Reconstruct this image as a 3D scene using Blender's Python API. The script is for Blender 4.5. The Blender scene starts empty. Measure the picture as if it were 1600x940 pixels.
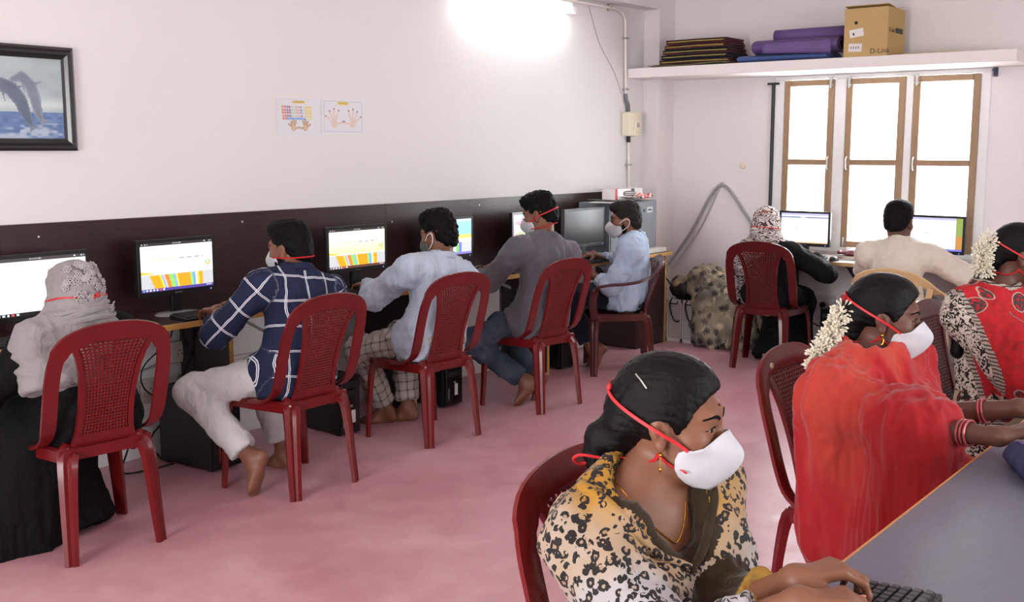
import bpy, bmesh, math, random
import numpy as np
from mathutils import Vector, Matrix
random.seed(7)
SC = bpy.context.scene
COL = SC.collection
R = math.radians

# ---------------------------------------------------------------- camera, world, lights, exposure
cam_d = bpy.data.cameras.new('camera'); cam = bpy.data.objects.new('camera', cam_d); COL.objects.link(cam)
cam.location = (0, 0, 1.55)
cam.rotation_euler = (R(90 - 7.933), 0, R(37.97 - 90))
cam_d.sensor_width = 36.0; cam_d.lens = 38.43; cam_d.clip_start = 0.05
SC.camera = cam
w = bpy.data.worlds.new('world'); SC.world = w; w.use_nodes = True
bg = w.node_tree.nodes['Background']
bg.inputs[0].default_value = (0.95, 0.98, 1.0, 1); bg.inputs[1].default_value = 3.0
vs = SC.view_settings
vs.view_transform = 'Standard'; vs.look = 'None'; vs.gamma = 1; vs.use_curve_mapping = False
vs.exposure = -0.15

def area(name, loc, rot, sx, sy, power, col=(1, 1, 1), spread=180):
    d = bpy.data.lights.new(name, 'AREA'); d.shape = 'RECTANGLE'; d.size = sx; d.size_y = sy
    d.energy = power; d.color = col; d.spread = R(spread)
    o = bpy.data.objects.new(name, d); COL.objects.link(o); o.location = loc; o.rotation_euler = rot
    return o
# daylight at the window of the far wall (light points to -x)
area('window_daylight', (8.32, 2.93, 1.44), (0, R(90), 0), 1.25, 1.45, 160, (0.93, 0.97, 1.0))
# daylight through the door opening of the wall behind the camera (light points to +x)
area('door_daylight', (-2.15, 1.9, 1.25), (0, R(-90), 0), 2.1, 1.6, 185, (0.97, 0.985, 1.0))
# fill light added at the unseen near side wall (light points to +y)
area('side_fill', (3.0, -2.75, 1.55), (R(90), 0, 0), 4.2, 1.3, 115, (0.97, 0.985, 1.0))

# ---------------------------------------------------------------- materials
def lin(c):
    if isinstance(c, str):
        c = tuple(int(c[i:i + 2], 16) / 255 for i in (0, 2, 4))
    return tuple(((x / 12.92) if x <= .04045 else ((x + .055) / 1.055) ** 2.4) for x in c[:3]) + (1,)
class N:
    """tiny node helper"""
    def __init__(s, name):
        s.m = bpy.data.materials.new(name); s.m.use_nodes = True
        s.t = s.m.node_tree; s.b = s.t.nodes['Principled BSDF']
    def add(s, typ, **kw):
        n = s.t.nodes.new(typ)
        for k, v in kw.items():
            if k.startswith('_'): setattr(n, k[1:], v)
            else:
                key = int(k[1:]) if k[0] == 'i' and k[1:].isdigit() else k
                if isinstance(v, bpy.types.NodeSocket): s.t.links.new(v, n.inputs[key])
                else: n.inputs[key].default_value = v
        return n
    def link(s, a, b): s.t.links.new(a, b)
    def coord(s, which='Object'): return s.add('ShaderNodeTexCoord').outputs[which]
    def attr(s, name): return s.add('ShaderNodeAttribute', _attribute_name=name)
    def ramp(s, fac, stops, interp='LINEAR'):
        n = s.t.nodes.new('ShaderNodeValToRGB'); s.link(fac, n.inputs[0]); n.color_ramp.interpolation = interp
        el = n.color_ramp.elements
        while len(el) < len(stops): el.new(0.5)
        for e, (p, c) in zip(el, stops):
            e.position = p; e.color = c if len(c) == 4 else tuple(c) + (1,)
        return n.outputs[0]
    def mix(s, fac, a, b, blend='MIX'):
        n = s.t.nodes.new('ShaderNodeMix'); n.data_type = 'RGBA'; n.blend_type = blend
        for i, v in ((0, fac), (6, a), (7, b)):
            if isinstance(v, bpy.types.NodeSocket): s.link(v, n.inputs[i])
            else: n.inputs[i].default_value = v
        return n.outputs[2]
    def math(s, op, a, b=0.0, c=0.0):
        n = s.t.nodes.new('ShaderNodeMath'); n.operation = op
        for i, v in enumerate((a, b, c)):
            if isinstance(v, bpy.types.NodeSocket): s.link(v, n.inputs[i])
            else: n.inputs[i].default_value = v
        return n.outputs[0]
    def noise(s, scale, vec=None, detail=3, rough=.5, dist=0):
        n = s.add('ShaderNodeTexNoise', Scale=scale, Detail=detail, Roughness=rough, Distortion=dist)
        s.link(vec if vec is not None else s.coord(), n.inputs['Vector']); return n.outputs[0]
    def vor(s, scale, vec=None, feature='F1', rnd=1.0):
        n = s.t.nodes.new('ShaderNodeTexVoronoi'); n.feature = feature
        n.inputs['Scale'].default_value = scale; n.inputs['Randomness'].default_value = rnd
        s.link(vec if vec is not None else s.coord(), n.inputs['Vector']); return n
    def scaled(s, v, sc):
        n = s.t.nodes.new('ShaderNodeMapping'); s.link(v, n.inputs[0]); n.inputs['Scale'].default_value = sc; return n.outputs[0]
    def bump(s, h, strength=.3, dist=.01):
        n = s.add('ShaderNodeBump', Strength=strength, Distance=dist); s.link(h, n.inputs['Height'])
        s.link(n.outputs[0], s.b.inputs['Normal'])
    def base(s, c, rough=.6, spec=.5, metal=0):
        if isinstance(c, bpy.types.NodeSocket): s.link(c, s.b.inputs['Base Color'])
        else: s.b.inputs['Base Color'].default_value = c
        s.b.inputs['Roughness'].default_value = rough; s.b.inputs['Specular IOR Level'].default_value = spec
        s.b.inputs['Metallic'].default_value = metal
        return s.m
MAT = {}
def M(name, col='808080', rough=.55, var=.12, scale=30, spec=.5, metal=0, bump=0, bscale=80, coat=0):
    """a plain procedural material: a colour with a little noise in it"""
    if name in MAT: return MAT[name]
    n = N(name); c = lin(col)
    f = n.noise(scale)
    n.base(n.mix(f, tuple(x * (1 - var) for x in c[:3]) + (1,), tuple(min(1, x * (1 + var)) for x in c[:3]) + (1,)), rough, spec, metal)
    if bump: n.bump(n.noise(bscale), bump)
    if coat: n.b.inputs['Coat Weight'].default_value = coat; n.b.inputs['Coat Roughness'].default_value = .15
    MAT[name] = n.m; return n.m
def emis(name, col, strength):
    if name in MAT: return MAT[name]
    n = N(name); n.base(lin(col), .5); n.b.inputs['Emission Color'].default_value = lin(col)
    n.b.inputs['Emission Strength'].default_value = strength; MAT[name] = n.m; return n.m
def screen_mat():
    n = N('screen_print'); a = n.attr('Col').outputs[0]
    n.base((.01, .01, .01, 1), .25); n.link(a, n.b.inputs['Emission Color']); n.b.inputs['Emission Strength'].default_value = 1.5
    return n.m
def print_mat(name='paper_print', rough=.5):
    n = N(name); n.base(n.attr('Col').outputs[0], rough); return n.m

# ---------------------------------------------------------------- objects
def tag(o, label=None, cat=None, group=None, kind=None):
    if label: o['label'] = label
    if cat: o['category'] = cat
    if group: o['group'] = group
    if kind: o['kind'] = kind
    return o
def thing(name, label, cat, loc=(0, 0, 0), rz=0, group=None):
    o = bpy.data.objects.new(name, None); COL.objects.link(o); o.empty_display_size = .1
    o.location = loc; o.rotation_euler = (0, 0, R(rz)); return tag(o, label, cat, group)
def copy_tree(o, parent=None):
    c = o.copy(); COL.objects.link(c); c.parent = parent
    for ch in list(o.children): copy_tree(ch, c)
    return c
def me_obj(name, V, F, mat, parent=None, smooth=False, base=None, midx=None, bevel=0):
    me = bpy.data.meshes.new(name)
    V = np.asarray(V, dtype=float)
    if base is not None and len(V): V = V - np.asarray(base)
    me.from_pydata([tuple(v) for v in V] if len(V) < 5000 else V.tolist(), [], F if isinstance(F, list) else F.tolist())
    mats = mat if isinstance(mat, (list, tuple)) else [mat]
    for m in mats: me.materials.append(m)
    if midx is not None: me.polygons.foreach_set('material_index', np.asarray(midx, dtype=np.int32))
    if smooth: me.polygons.foreach_set('use_smooth', np.ones(len(me.polygons), dtype=bool))
    me.update()
    o = bpy.data.objects.new(name, me); COL.objects.link(o)
    if parent: o.parent = parent
    if bevel:
        b = o.modifiers.new('bevel', 'BEVEL'); b.width = bevel; b.segments = 2; b.limit_method = 'ANGLE'; b.angle_limit = R(40)
    return o
class MB:
    """collects shapes; build() links them as ONE mesh object"""
    def __init__(s): s.v = []; s.f = []
    def add(s, V, F):
        o = len(s.v); s.v += [tuple(map(float, v)) for v in V]; s.f += [[i + o for i in f] for f in F]; return s
    def box(s, c, d, rot=None):
        V = [(sx * d[0] / 2, sy * d[1] / 2, sz * d[2] / 2) for sx in (-1, 1) for sy in (-1, 1) for sz in (-1, 1)]
        if rot is not None: V = [tuple(Matrix.Rotation(R(rot[1]), 3, rot[0]) @ Vector(v)) for v in V]
        V = [(v[0] + c[0], v[1] + c[1], v[2] + c[2]) for v in V]
        return s.add(V, [[0, 1, 3, 2], [4, 6, 7, 5], [0, 4, 5, 1], [2, 3, 7, 6], [0, 2, 6, 4], [1, 5, 7, 3]])
    def bb(s, a, b):
        return s.box([(a[i] + b[i]) / 2 for i in range(3)], [abs(b[i] - a[i]) for i in range(3)])
    def sweep(s, path, sec, N0=(0, 0, 1), scl=None, cap=True, Ns=None, closed=False):
        """sweep a 2-D section (a along W, b along N) along a path"""
        P = np.asarray(path, float); n = len(P); m = len(sec); V = []; prev = None
        for i in range(n):
            if closed: t = P[(i + 1) % n] - P[i - 1]
            else: t = P[min(i + 1, n - 1)] - P[max(i - 1, 0)]
            t = t / (np.linalg.norm(t) + 1e-9)
            if Ns is not None: nn = np.asarray(Ns[i], float)
            elif prev is None: nn = np.asarray(N0, float)
            else: nn = prev
            nn = nn - t * (nn @ t)
            if np.linalg.norm(nn) < 1e-5: nn = np.cross(t, (1, 0, 0.3))
            nn = nn / np.linalg.norm(nn); prev = nn; W = np.cross(nn, t)
            k = 1 if scl is None else scl[i]
            ka, kb = (k, k) if np.isscalar(k) else k
            for a, b in sec: V.append(P[i] + W * a * ka + nn * b * kb)
        F = []
        for i in range(n if closed else n - 1):
            j = (i + 1) % n
            for q in range(m): F.append([i * m + q, i * m + (q + 1) % m, j * m + (q + 1) % m, j * m + q])
        if cap and not closed:
            F.append(list(range(m))[::-1]); F.append([(n - 1) * m + q for q in range(m)])
        return s.add(V, F)
    def tube(s, path, r, n=8, scl=None, closed=False, N0=(0.13, .2, 1)):
        sec = [(math.cos(2 * math.pi * q / n) * r, math.sin(2 * math.pi * q / n) * r) for q in range(n)]
        return s.sweep(path, sec, N0, scl, True, None, closed)
    def lathe(s, prof, n=16, c=(0, 0, 0), ax='z'):
        V = []
        for r, z in prof:
            for q in range(n):
                a = 2 * math.pi * q / n; p = (r * math.cos(a), r * math.sin(a), z)
                if ax == 'x': p = (p[2], p[0], p[1])
                if ax == 'y': p = (p[1], p[2], p[0])
                V.append((p[0] + c[0], p[1] + c[1], p[2] + c[2]))
        F = [[i * n + q, i * n + (q + 1) % n, (i + 1) * n + (q + 1) % n, (i + 1) * n + q] for i in range(len(prof) - 1) for q in range(n)]
        F.append(list(range(n))[::-1]); F.append([(len(prof) - 1) * n + q for q in range(n)])
        return s.add(V, F)
    def ball(s, c, r, n=8):
        r = (r, r, r) if np.isscalar(r) else r
        V = []; F = []
        for i in range(1, n):
            a = math.pi * i / n
            for q in range(n):
                b = 2 * math.pi * q / n
                V.append((c[0] + r[0] * math.sin(a) * math.cos(b), c[1] + r[1] * math.sin(a) * math.sin(b), c[2] + r[2] * math.cos(a)))
        V.append((c[0], c[1], c[2] + r[2])); V.append((c[0], c[1], c[2] - r[2])); T = len(V) - 2
        for i in range(n - 2):
            for q in range(n): F.append([i * n + q, (i + 1) * n + q, (i + 1) * n + (q + 1) % n, i * n + (q + 1) % n])
        for q in range(n):
            F.append([T, q, (q + 1) % n]); F.append([T + 1, (n - 2) * n + (q + 1) % n, (n - 2) * n + q])
        return s.add(V, F)
    def grid(s, fn, nu, nv, keep=None):
        V = [fn(i / nu, j / nv) for j in range(nv + 1) for i in range(nu + 1)]
        F = [[j * (nu + 1) + i, j * (nu + 1) + i + 1, (j + 1) * (nu + 1) + i + 1, (j + 1) * (nu + 1) + i]
             for j in range(nv) for i in range(nu) if keep is None or keep(i, j)]
        return s.add(V, F)
    def build(s, name, mat, parent=None, smooth=False, bevel=0, base=None, solid=0):
        o = me_obj(name, s.v, s.f, mat, parent, smooth, base, None, bevel)
        if solid:
            md = o.modifiers.new('thick', 'SOLIDIFY'); md.thickness = solid; md.offset = 0
        if smooth and bevel == 0 and len(s.f) < 3000: o.data.set_sharp_from_angle(angle=R(50))
        return o
def spl(pts, n=24):
    """Catmull-Rom through the points"""
    P = [np.asarray(p, float) for p in pts]; P = [2 * P[0] - P[1]] + P + [2 * P[-1] - P[-2]]
    out = []; segs = len(P) - 3
    for k in range(n):
        t = k / (n - 1) * segs; i = min(int(t), segs - 1); t -= i
        a, b, c, d = P[i:i + 4]
        out.append(.5 * ((2 * b) + (c - a) * t + (2 * a - 5 * b + 4 * c - d) * t * t + (3 * b - a - 3 * c + d) * t ** 3))
    return out
def colour_grid(name, origin, du, dv, nu, nv, fn, mat, parent=None, thick=None):
    """a flat print: a grid of quads whose colours come from fn(u, v) (u to the right, v up)"""
    o = np.asarray(origin, float); du = np.asarray(du, float); dv = np.asarray(dv, float)
    jj, ii = np.meshgrid(np.arange(nv + 1), np.arange(nu + 1), indexing='ij')
    V = o + (ii[..., None] / nu) * du + (jj[..., None] / nv) * dv
    idx = jj * (nu + 1) + ii
    F = np.stack([idx[:-1, :-1], idx[:-1, 1:], idx[1:, 1:], idx[1:, :-1]], -1).reshape(-1, 4)
    ob = me_obj(name, V.reshape(-1, 3), F, mat, parent)
    uu = (np.arange(nu) + .5) / nu; vv = (np.arange(nv) + .5) / nv
    Ug, Vg = np.meshgrid(uu, vv); C = np.asarray(fn(Ug, Vg), float).reshape(-1, 3)
    C = np.where(C <= .04045, C / 12.92, ((C + .055) / 1.055) ** 2.4)
    ca = ob.data.color_attributes.new('Col', 'FLOAT_COLOR', 'CORNER')
    ca.data.foreach_set('color', np.repeat(np.concatenate([C, np.ones((len(C), 1))], 1), 4, 0).astype(np.float32).ravel())
    return ob
def lettering(text, size, mat, parent, loc, rot, name='lettering'):
    cu = bpy.data.curves.new('t', 'FONT'); cu.body = text; cu.size = size; cu.extrude = .0006
    to = bpy.data.objects.new('t', cu); COL.objects.link(to)
    bpy.context.view_layer.update()
    me = bpy.data.meshes.new_from_object(to.evaluated_get(bpy.context.evaluated_depsgraph_get()))
    bpy.data.objects.remove(to); me.materials.clear(); me.materials.append(mat)
    o = bpy.data.objects.new(name, me); COL.objects.link(o); o.parent = parent; o.location = loc; o.rotation_euler = rot
    return o
# ---------------------------------------------------------------- implicit surfaces for bodies, cloth and hair
def U3(v): v = np.asarray(v, float); return v / (np.linalg.norm(v) + 1e-12)
class Cone:
    """a tapered limb from a to b; n, s flatten it along n; fa / fb cut the ends flat"""
    def __init__(s, a, b, ra, rb, n=None, sc=1., fa=False, fb=False, k=.02):
        s.a = np.asarray(a, float); s.b = np.asarray(b, float); s.ra, s.rb = ra, rb
        s.n = None if n is None else U3(n); s.sc = sc; s.fa, s.fb, s.k = fa, fb, k
        m = max(ra, rb) * max(1, sc); s.lo = np.minimum(s.a, s.b) - m; s.hi = np.maximum(s.a, s.b) + m
    def d(s, P):
        ba = s.b - s.a; L2 = ba @ ba + 1e-12; q = P - s.a
        t = np.clip((q @ ba) / L2, 0, 1); r = s.ra + (s.rb - s.ra) * t
        w = q - t[:, None] * ba
        if s.n is not None:
            h = w @ s.n; w = w + np.outer(h * (1 / s.sc - 1), s.n)
        d = np.sqrt((w * w).sum(1)) - r
        if s.n is not None and s.sc < 1: d = d * (.5 + .5 * s.sc)
        L = math.sqrt(L2)
        if s.fb: d = np.maximum(d, ((P - s.b) @ ba) / L)
        if s.fa: d = np.maximum(d, -((P - s.a) @ ba) / L)
        return d
    pl = None
    def wrap(s, P):
        if s.pl is not None: return P @ s.pl[0], P @ s.pl[1]
        ba = s.b - s.a; L = np.linalg.norm(ba); ax = ba / L; q = P - s.a; t = q @ ax
        x = U3(np.cross(ax, (.3, .9, .2))); y = np.cross(ax, x)
        return np.arctan2(q @ y, q @ x) * (s.ra + s.rb) / 2, t
class Ell:
    def __init__(s, c, r, A=None, k=.02):
        s.c = np.asarray(c, float); s.r = np.asarray(r if not np.isscalar(r) else (r, r, r), float)
        s.A = np.eye(3) if A is None else np.asarray(A, float); s.k = k; m = s.r.max(); s.lo = s.c - m; s.hi = s.c + m
    def d(s, P):
        q = (P - s.c) @ s.A; k0 = np.sqrt(((q / s.r) ** 2).sum(1)) + 1e-9; k1 = np.sqrt(((q / s.r ** 2) ** 2).sum(1)) + 1e-9
        return k0 * (k0 - 1) / k1
    def wrap(s, P):
        q = (P - s.c) @ s.A; return q[:, 0], q[:, 2]
class Half:
    """half space: inside where (p - c).n < 0; used as a cutter"""
    def __init__(s, c, n, k=.004): s.c = np.asarray(c, float); s.n = U3(n); s.k = k; s.lo = s.c - 9; s.hi = s.c + 9
    def d(s, P): return (P - s.c) @ s.n
def smin(a, b, k): h = np.maximum(k - np.abs(a - b), 0) / k; return np.minimum(a, b) - h * h * k * .25
def field(prims, P, subs=()):
    D = np.full(len(P), 9.)
    for p in prims: D = smin(D, p.d(P), p.k)
    for p in subs: D = -smin(-D, p.d(P), p.k)
    return D
def snap(prims, P, off=.003, it=5, subs=()):
    P = np.array(P, float)
    for _ in range(it):
        d = field(prims, P, subs) - off; e = 1e-3; G = np.zeros_like(P)
        for i in range(3):
            Q = P.copy(); Q[:, i] += e; G[:, i] = (field(prims, Q, subs) - off - d) / e
        P = P - np.clip(d, -.05, .05)[:, None] * G / (np.sum(G * G, 1)[:, None] + 1e-6)
    return P
CORN = np.array([(i, j, k) for i in (0, 1) for j in (0, 1) for k in (0, 1)])
EDGE = [(a, b) for a in range(8) for b in range(a + 1, 8) if np.abs(CORN[a] - CORN[b]).sum() == 1]
def nets(prims, vox, subs=(), lo=None, hi=None):
    """surface nets over the blended field: vertices and quads"""
    l = np.min([p.lo for p in prims], 0) - 3 * vox if lo is None else np.asarray(lo, float)
    h = np.max([p.hi for p in prims], 0) + 3 * vox if hi is None else np.asarray(hi, float)
    l = np.floor(l / vox) * vox; n = np.ceil((h - l) / vox).astype(int) + 1
    D = np.full(n, 9., np.float32); ax = [l[i] + vox * np.arange(n[i]) for i in range(3)]
    def run(p, op):
        m = p.k + 3 * vox
        i0 = np.clip(np.floor((p.lo - m - l) / vox).astype(int), 0, n); i1 = np.clip(np.ceil((p.hi + m - l) / vox).astype(int) + 1, 0, n)
        if (i1 <= i0).any(): return
        sl = tuple(slice(a, b) for a, b in zip(i0, i1)); sub = D[sl]
        g = np.stack(np.meshgrid(*[ax[i][sl[i]] for i in range(3)], indexing='ij'), -1).reshape(-1, 3)
        if op == '+': D[sl] = smin(sub, p.d(g).reshape(sub.shape), p.k)
        else:
            near = np.abs(sub) < 8
            v = sub[near]; gg = g[near.ravel()]
            sub[near] = -smin(-v, p.d(gg), p.k)
    for p in prims: run(p, '+')
    for p in subs: run(p, '-')
    S = D < 0
    c = np.zeros(n - 1, np.int8)
    for o in CORN: c += S[o[0]:o[0] + n[0] - 1, o[1]:o[1] + n[1] - 1, o[2]:o[2] + n[2] - 1]
    act = (c > 0) & (c < 8); I = np.argwhere(act)
    idx = np.full(n - 1, -1, np.int32); idx[act] = np.arange(len(I))
    vals = np.stack([D[I[:, 0] + o[0], I[:, 1] + o[1], I[:, 2] + o[2]] for o in CORN], 1)
    acc = np.zeros((len(I), 3)); cnt = np.zeros(len(I))
    for a, b in EDGE:
        va, vb = vals[:, a], vals[:, b]; m = (va < 0) != (vb < 0)
        t = np.where(m, va / (va - vb + 1e-12), 0)
        acc += np.where(m[:, None], CORN[a] + t[:, None] * (CORN[b] - CORN[a]), 0); cnt += m
    V = l + (I + acc / np.maximum(cnt, 1)[:, None]) * vox
    F = []
    for a in range(3):
        b, cc = (a + 1) % 3, (a + 2) % 3
        s0 = [slice(0, n[i] - 1) for i in range(3)]; s1 = list(s0); s0[a] = slice(0, n[a] - 1); s1[a] = slice(1, n[a])
        x = S[tuple(s0)]; y = S[tuple(s1)]
        for sgn in (0, 1):
            E_ = np.argwhere((x & ~y) if sgn == 0 else (~x & y))
            E_ = E_[(E_[:, b] > 0) & (E_[:, cc] > 0)]
            if not len(E_): continue
            q = []
            for db, dc in ((0, 0), (1, 0), (1, 1), (0, 1)):
                J = E_.copy(); J[:, b] -= db; J[:, cc] -= dc; q.append(idx[J[:, 0], J[:, 1], J[:, 2]])
            q = np.stack(q, 1); q = q if sgn == 0 else q[:, ::-1]
            F.append(q[(q >= 0).all(1)])
    F = np.concatenate(F) if F else np.zeros((0, 4), int)
    return V, F
def relax(V, F, it=1, f=.5):
    for _ in range(it):
        A = np.zeros_like(V); n = np.zeros(len(V))
        for a in range(4):
            for b in ((a + 1) % 4, (a + 3) % 4):
                np.add.at(A, F[:, a], V[F[:, b]]); np.add.at(n, F[:, a], 1)
        V = V + f * (A / np.maximum(n, 1)[:, None] - V) * (n > 0)[:, None]
    return V
def vnormals(V, F):
    n = np.cross(V[F[:, 2]] - V[F[:, 0]], V[F[:, 3]] - V[F[:, 1]]); A = np.zeros_like(V)
    for a in range(4): np.add.at(A, F[:, a], n)
    return A / (np.linalg.norm(A, axis=1)[:, None] + 1e-12)
def vnoise(P, seed=0):
    P = np.asarray(P, float); I = np.floor(P).astype(np.int64); f = P - I; f = f * f * (3 - 2 * f); out = 0
    for o in CORN:
        J = I + o; h = (J[:, 0] * 73856093 ^ J[:, 1] * 19349663 ^ J[:, 2] * 83492791 ^ (seed * 2654435)) & 0xffffff
        h = (h * 1103515245 + 12345) & 0xffffff; h = (h ^ (h >> 7)) * 2246822 & 0xffffff
        wgt = np.prod(np.where(o, f, 1 - f), 1); out = out + wgt * (h / 0xffffff)
    return out * 2 - 1
def sdf_obj(name, prims, vox, mat, parent, base, subs=(), disp=None, it=1, midx=None, wrap=None, lo=None, hi=None, extra=None):
    V, F = nets(prims, vox, subs, lo, hi)
    if extra is not None:
        for (p2, v2, s2, l2, h2) in extra:
            V2, F2 = nets(p2, v2, s2, l2, h2); F = np.concatenate([F, F2 + len(V)]); V = np.concatenate([V, V2])
    if it: V = relax(V, F, it)
    if disp is not None:
        V = V + vnormals(V, F) * disp(V)[:, None]
    mi = None if midx is None else midx(V[F].mean(1))
    o = me_obj(name, V, F, mat, parent, True, base, mi)
    if wrap is not None:
        src = wrap if isinstance(wrap, list) else prims
        Dm = np.stack([p.d(V) for p in src], 1); am = Dm.argmin(1); W = np.zeros((len(V), 3))
        for i, p in enumerate(src):
            m = am == i
            if m.any():
                u, v = p.wrap(V[m]); W[m, 0] = u; W[m, 1] = v; W[m, 2] = i
        at = o.data.attributes.new('wrap', 'FLOAT_VECTOR', 'POINT'); at.data.foreach_set('vector', W.astype(np.float32).ravel())
    return o
def folds(amp=.006, fx=(18, 18, 5), seed=1, amp2=.003, f2=40):
    def fn(V):
        a = vnoise(V * np.asarray(fx), seed); b = vnoise(V * f2, seed + 9)
        c = vnoise(V * np.asarray(fx) * 2.3 + 5.5, seed + 4)
        return amp * (1 - 2 * np.abs(a)) + amp * .42 * (1 - 2 * np.abs(c)) + amp2 * b
    return fn
# ---------------------------------------------------------------- the room
def plaster(name, c1, c2, rough=.75):
    n = N(name); f = n.noise(1.3, detail=4); n.base(n.mix(f, lin(c1), lin(c2)), rough, .3)
    n.bump(n.noise(35, detail=5, rough=.6), .12, .02); return n.m
m_wallA = plaster('pink_white_plaster', 'dfdddb', 'e5e3e1')
m_wallB = plaster('pink_plaster', 'e5dfde', 'eae5e4')
m_ceil = plaster('ceiling_plaster', 'eee6e4', 'f4eeec')
def floor_mat():
    n = N('pink_cement_floor'); c = n.coord()
    a = n.noise(.9, c, 5, .6, .4); b = n.noise(6, c, 6, .65); f = n.math('ADD', n.math('MULTIPLY', a, .65), n.math('MULTIPLY', b, .35))
    col = n.ramp(f, [(.3, lin('b77e87')), (.5, lin('c9969d')), (.64, lin('d5abb0')), (.8, lin('e0c0c3'))])
    v = n.noise(22, n.scaled(c, (1, 2.2, 1)), 6, .7)
    col = n.mix(n.ramp(v, [(.60, (0, 0, 0)), (.76, (.4, .4, .4))]), col, lin('e2c6c8'))
    n.base(col, .4, .45)
    rr = n.ramp(b, [(.3, (.30,) * 3), (.75, (.48,) * 3)]); n.link(rr, n.b.inputs['Roughness'])
    n.bump(n.noise(14, c, 5), .08, .02); return n.m
def struct(name, mb, mat, parent=None, **kw):
    o = mb.build(name, mat, parent, **kw)
    if parent is None: o['kind'] = 'structure'
    return o
X0, X1, Y0, Y1, ZC = -2.2, 8.15, -2.8, 4.79, 3.0
struct('floor', MB().bb((X0 - .2, Y0 - .2, -.1), (X1 + .25, Y1 + .2, 0)), floor_mat())
struct('ceiling', MB().bb((X0 - .2, Y0 - .2, ZC), (X1 + .25, Y1 + .2, ZC + .1)), m_ceil)
struct('wall_left', MB().bb((X0 - .2, Y1, 0), (X1 + .25, Y1 + .2, ZC)), m_wallA)
WY0, WY1, WZ0, WZ1 = 2.13, 3.735, .765, 2.105
mb = MB(); mb.bb((X1, Y0, 0), (X1 + .25, WY0, ZC)); mb.bb((X1, WY1, 0), (X1 + .25, Y1, ZC)); mb.bb((X1, WY0, 0), (X1 + .25, WY1, WZ0)); mb.bb((X1, WY0, WZ1), (X1 + .25, WY1, ZC))
struct('wall_right', mb, m_wallB)
mb = MB(); mb.bb((X0, Y0 - .2, 0), (.85, Y0, ZC)); mb.bb((5.15, Y0 - .2, 0), (X1, Y0, ZC)); mb.bb((.85, Y0 - .2, 0), (5.15, Y0, .88)); mb.bb((.85, Y0 - .2, 2.22), (5.15, Y0, ZC))
struct('wall_near', mb, m_wallA)
mb = MB(); mb.bb((X0 - .2, Y0, 0), (X0, 1.08, ZC)); mb.bb((X0 - .2, 2.72, 0), (X0, Y1, ZC)); mb.bb((X0 - .2, 1.08, 2.32), (X0, 2.72, ZC))
struct('wall_back', mb, m_wallA)
struct('trim_1', MB().bb((X0, 4.645, 2.665), (7.9, Y1, ZC)), m_wallB)          # beam along the long wall
struct('trim_2', MB().bb((7.9, 4.645, 0), (X1, Y1, ZC)), m_wallB)              # corner pillar
struct('trim_3', MB().bb((7.62, 1.85, 2.108), (X1, Y1, 2.185)), plaster('white_shelf_plaster', 'ece4e2', 'f2ebe9'), bevel=.006)   # concrete shelf

# window: white outer frame, three wooden casements with glass louvre slats
m_wframe = M('white_frame_paint', 'e6e6e4', .5, .05)
def wood(name, c1, c2, axis=(1, 1, .12), sc=60, rough=.45):
    n = N(name); c = n.scaled(n.coord(), axis); f = n.noise(sc, c, 4, .6, .6)
    n.base(n.mix(f, lin(c1), lin(c2)), rough); n.bump(f, .1, .005); return n.m
m_wood = wood('varnished_window_wood', '84674c', 'a6896a')
m_chrome = M('dull_steel', 'b8b8b4', .35, .1, metal=.9)
def frosted():
    n = N('frosted_louvre_glass'); n.b.inputs['Base Color'].default_value = (.97, .98, .98, 1)
    n.b.inputs['Roughness'].default_value = .25; n.b.inputs['IOR'].default_value = 1.1
    out = n.t.nodes['Material Output']; tr = n.t.nodes.new('ShaderNodeBsdfTransparent'); mx = n.t.nodes.new('ShaderNodeMixShader')
    tl = n.t.nodes.new('ShaderNodeBsdfTranslucent'); mx2 = n.t.nodes.new('ShaderNodeMixShader')
    f = n.noise(4); n.link(n.math('MULTIPLY_ADD', f, .1, .1), mx2.inputs[0])
    n.link(tr.outputs[0], mx2.inputs[1]); n.link(n.b.outputs[0], mx2.inputs[2]); n.b.inputs['Alpha'].default_value = 1
    mx.inputs[0].default_value = .25; n.link(mx2.outputs[0], mx.inputs[1]); n.link(tl.outputs[0], mx.inputs[2])
    n.link(mx.outputs[0], out.inputs[0]); return n.m
m_glass = frosted()
win = bpy.data.objects.new('window_1', None); COL.objects.link(win); win.location = (X1, 0, 0); win['kind'] = 'structure'
leaves = [(3.25, 3.655), (2.715, 3.16), (2.195, 2.66)]
mb = MB()
mb.bb((-.012, WY0, 2.075), (.1, WY1, WZ1)); mb.bb((-.012, WY0, WZ0), (.1, WY1, .80))
for a, b in ((3.655, WY1), (3.16, 3.25), (2.66, 2.715), (WY0, 2.195)): mb.bb((-.012, a, .80), (.1, b, 2.075))
mb.build('window_frame', m_wframe, win, bevel=.004)
slat_me = None
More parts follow.
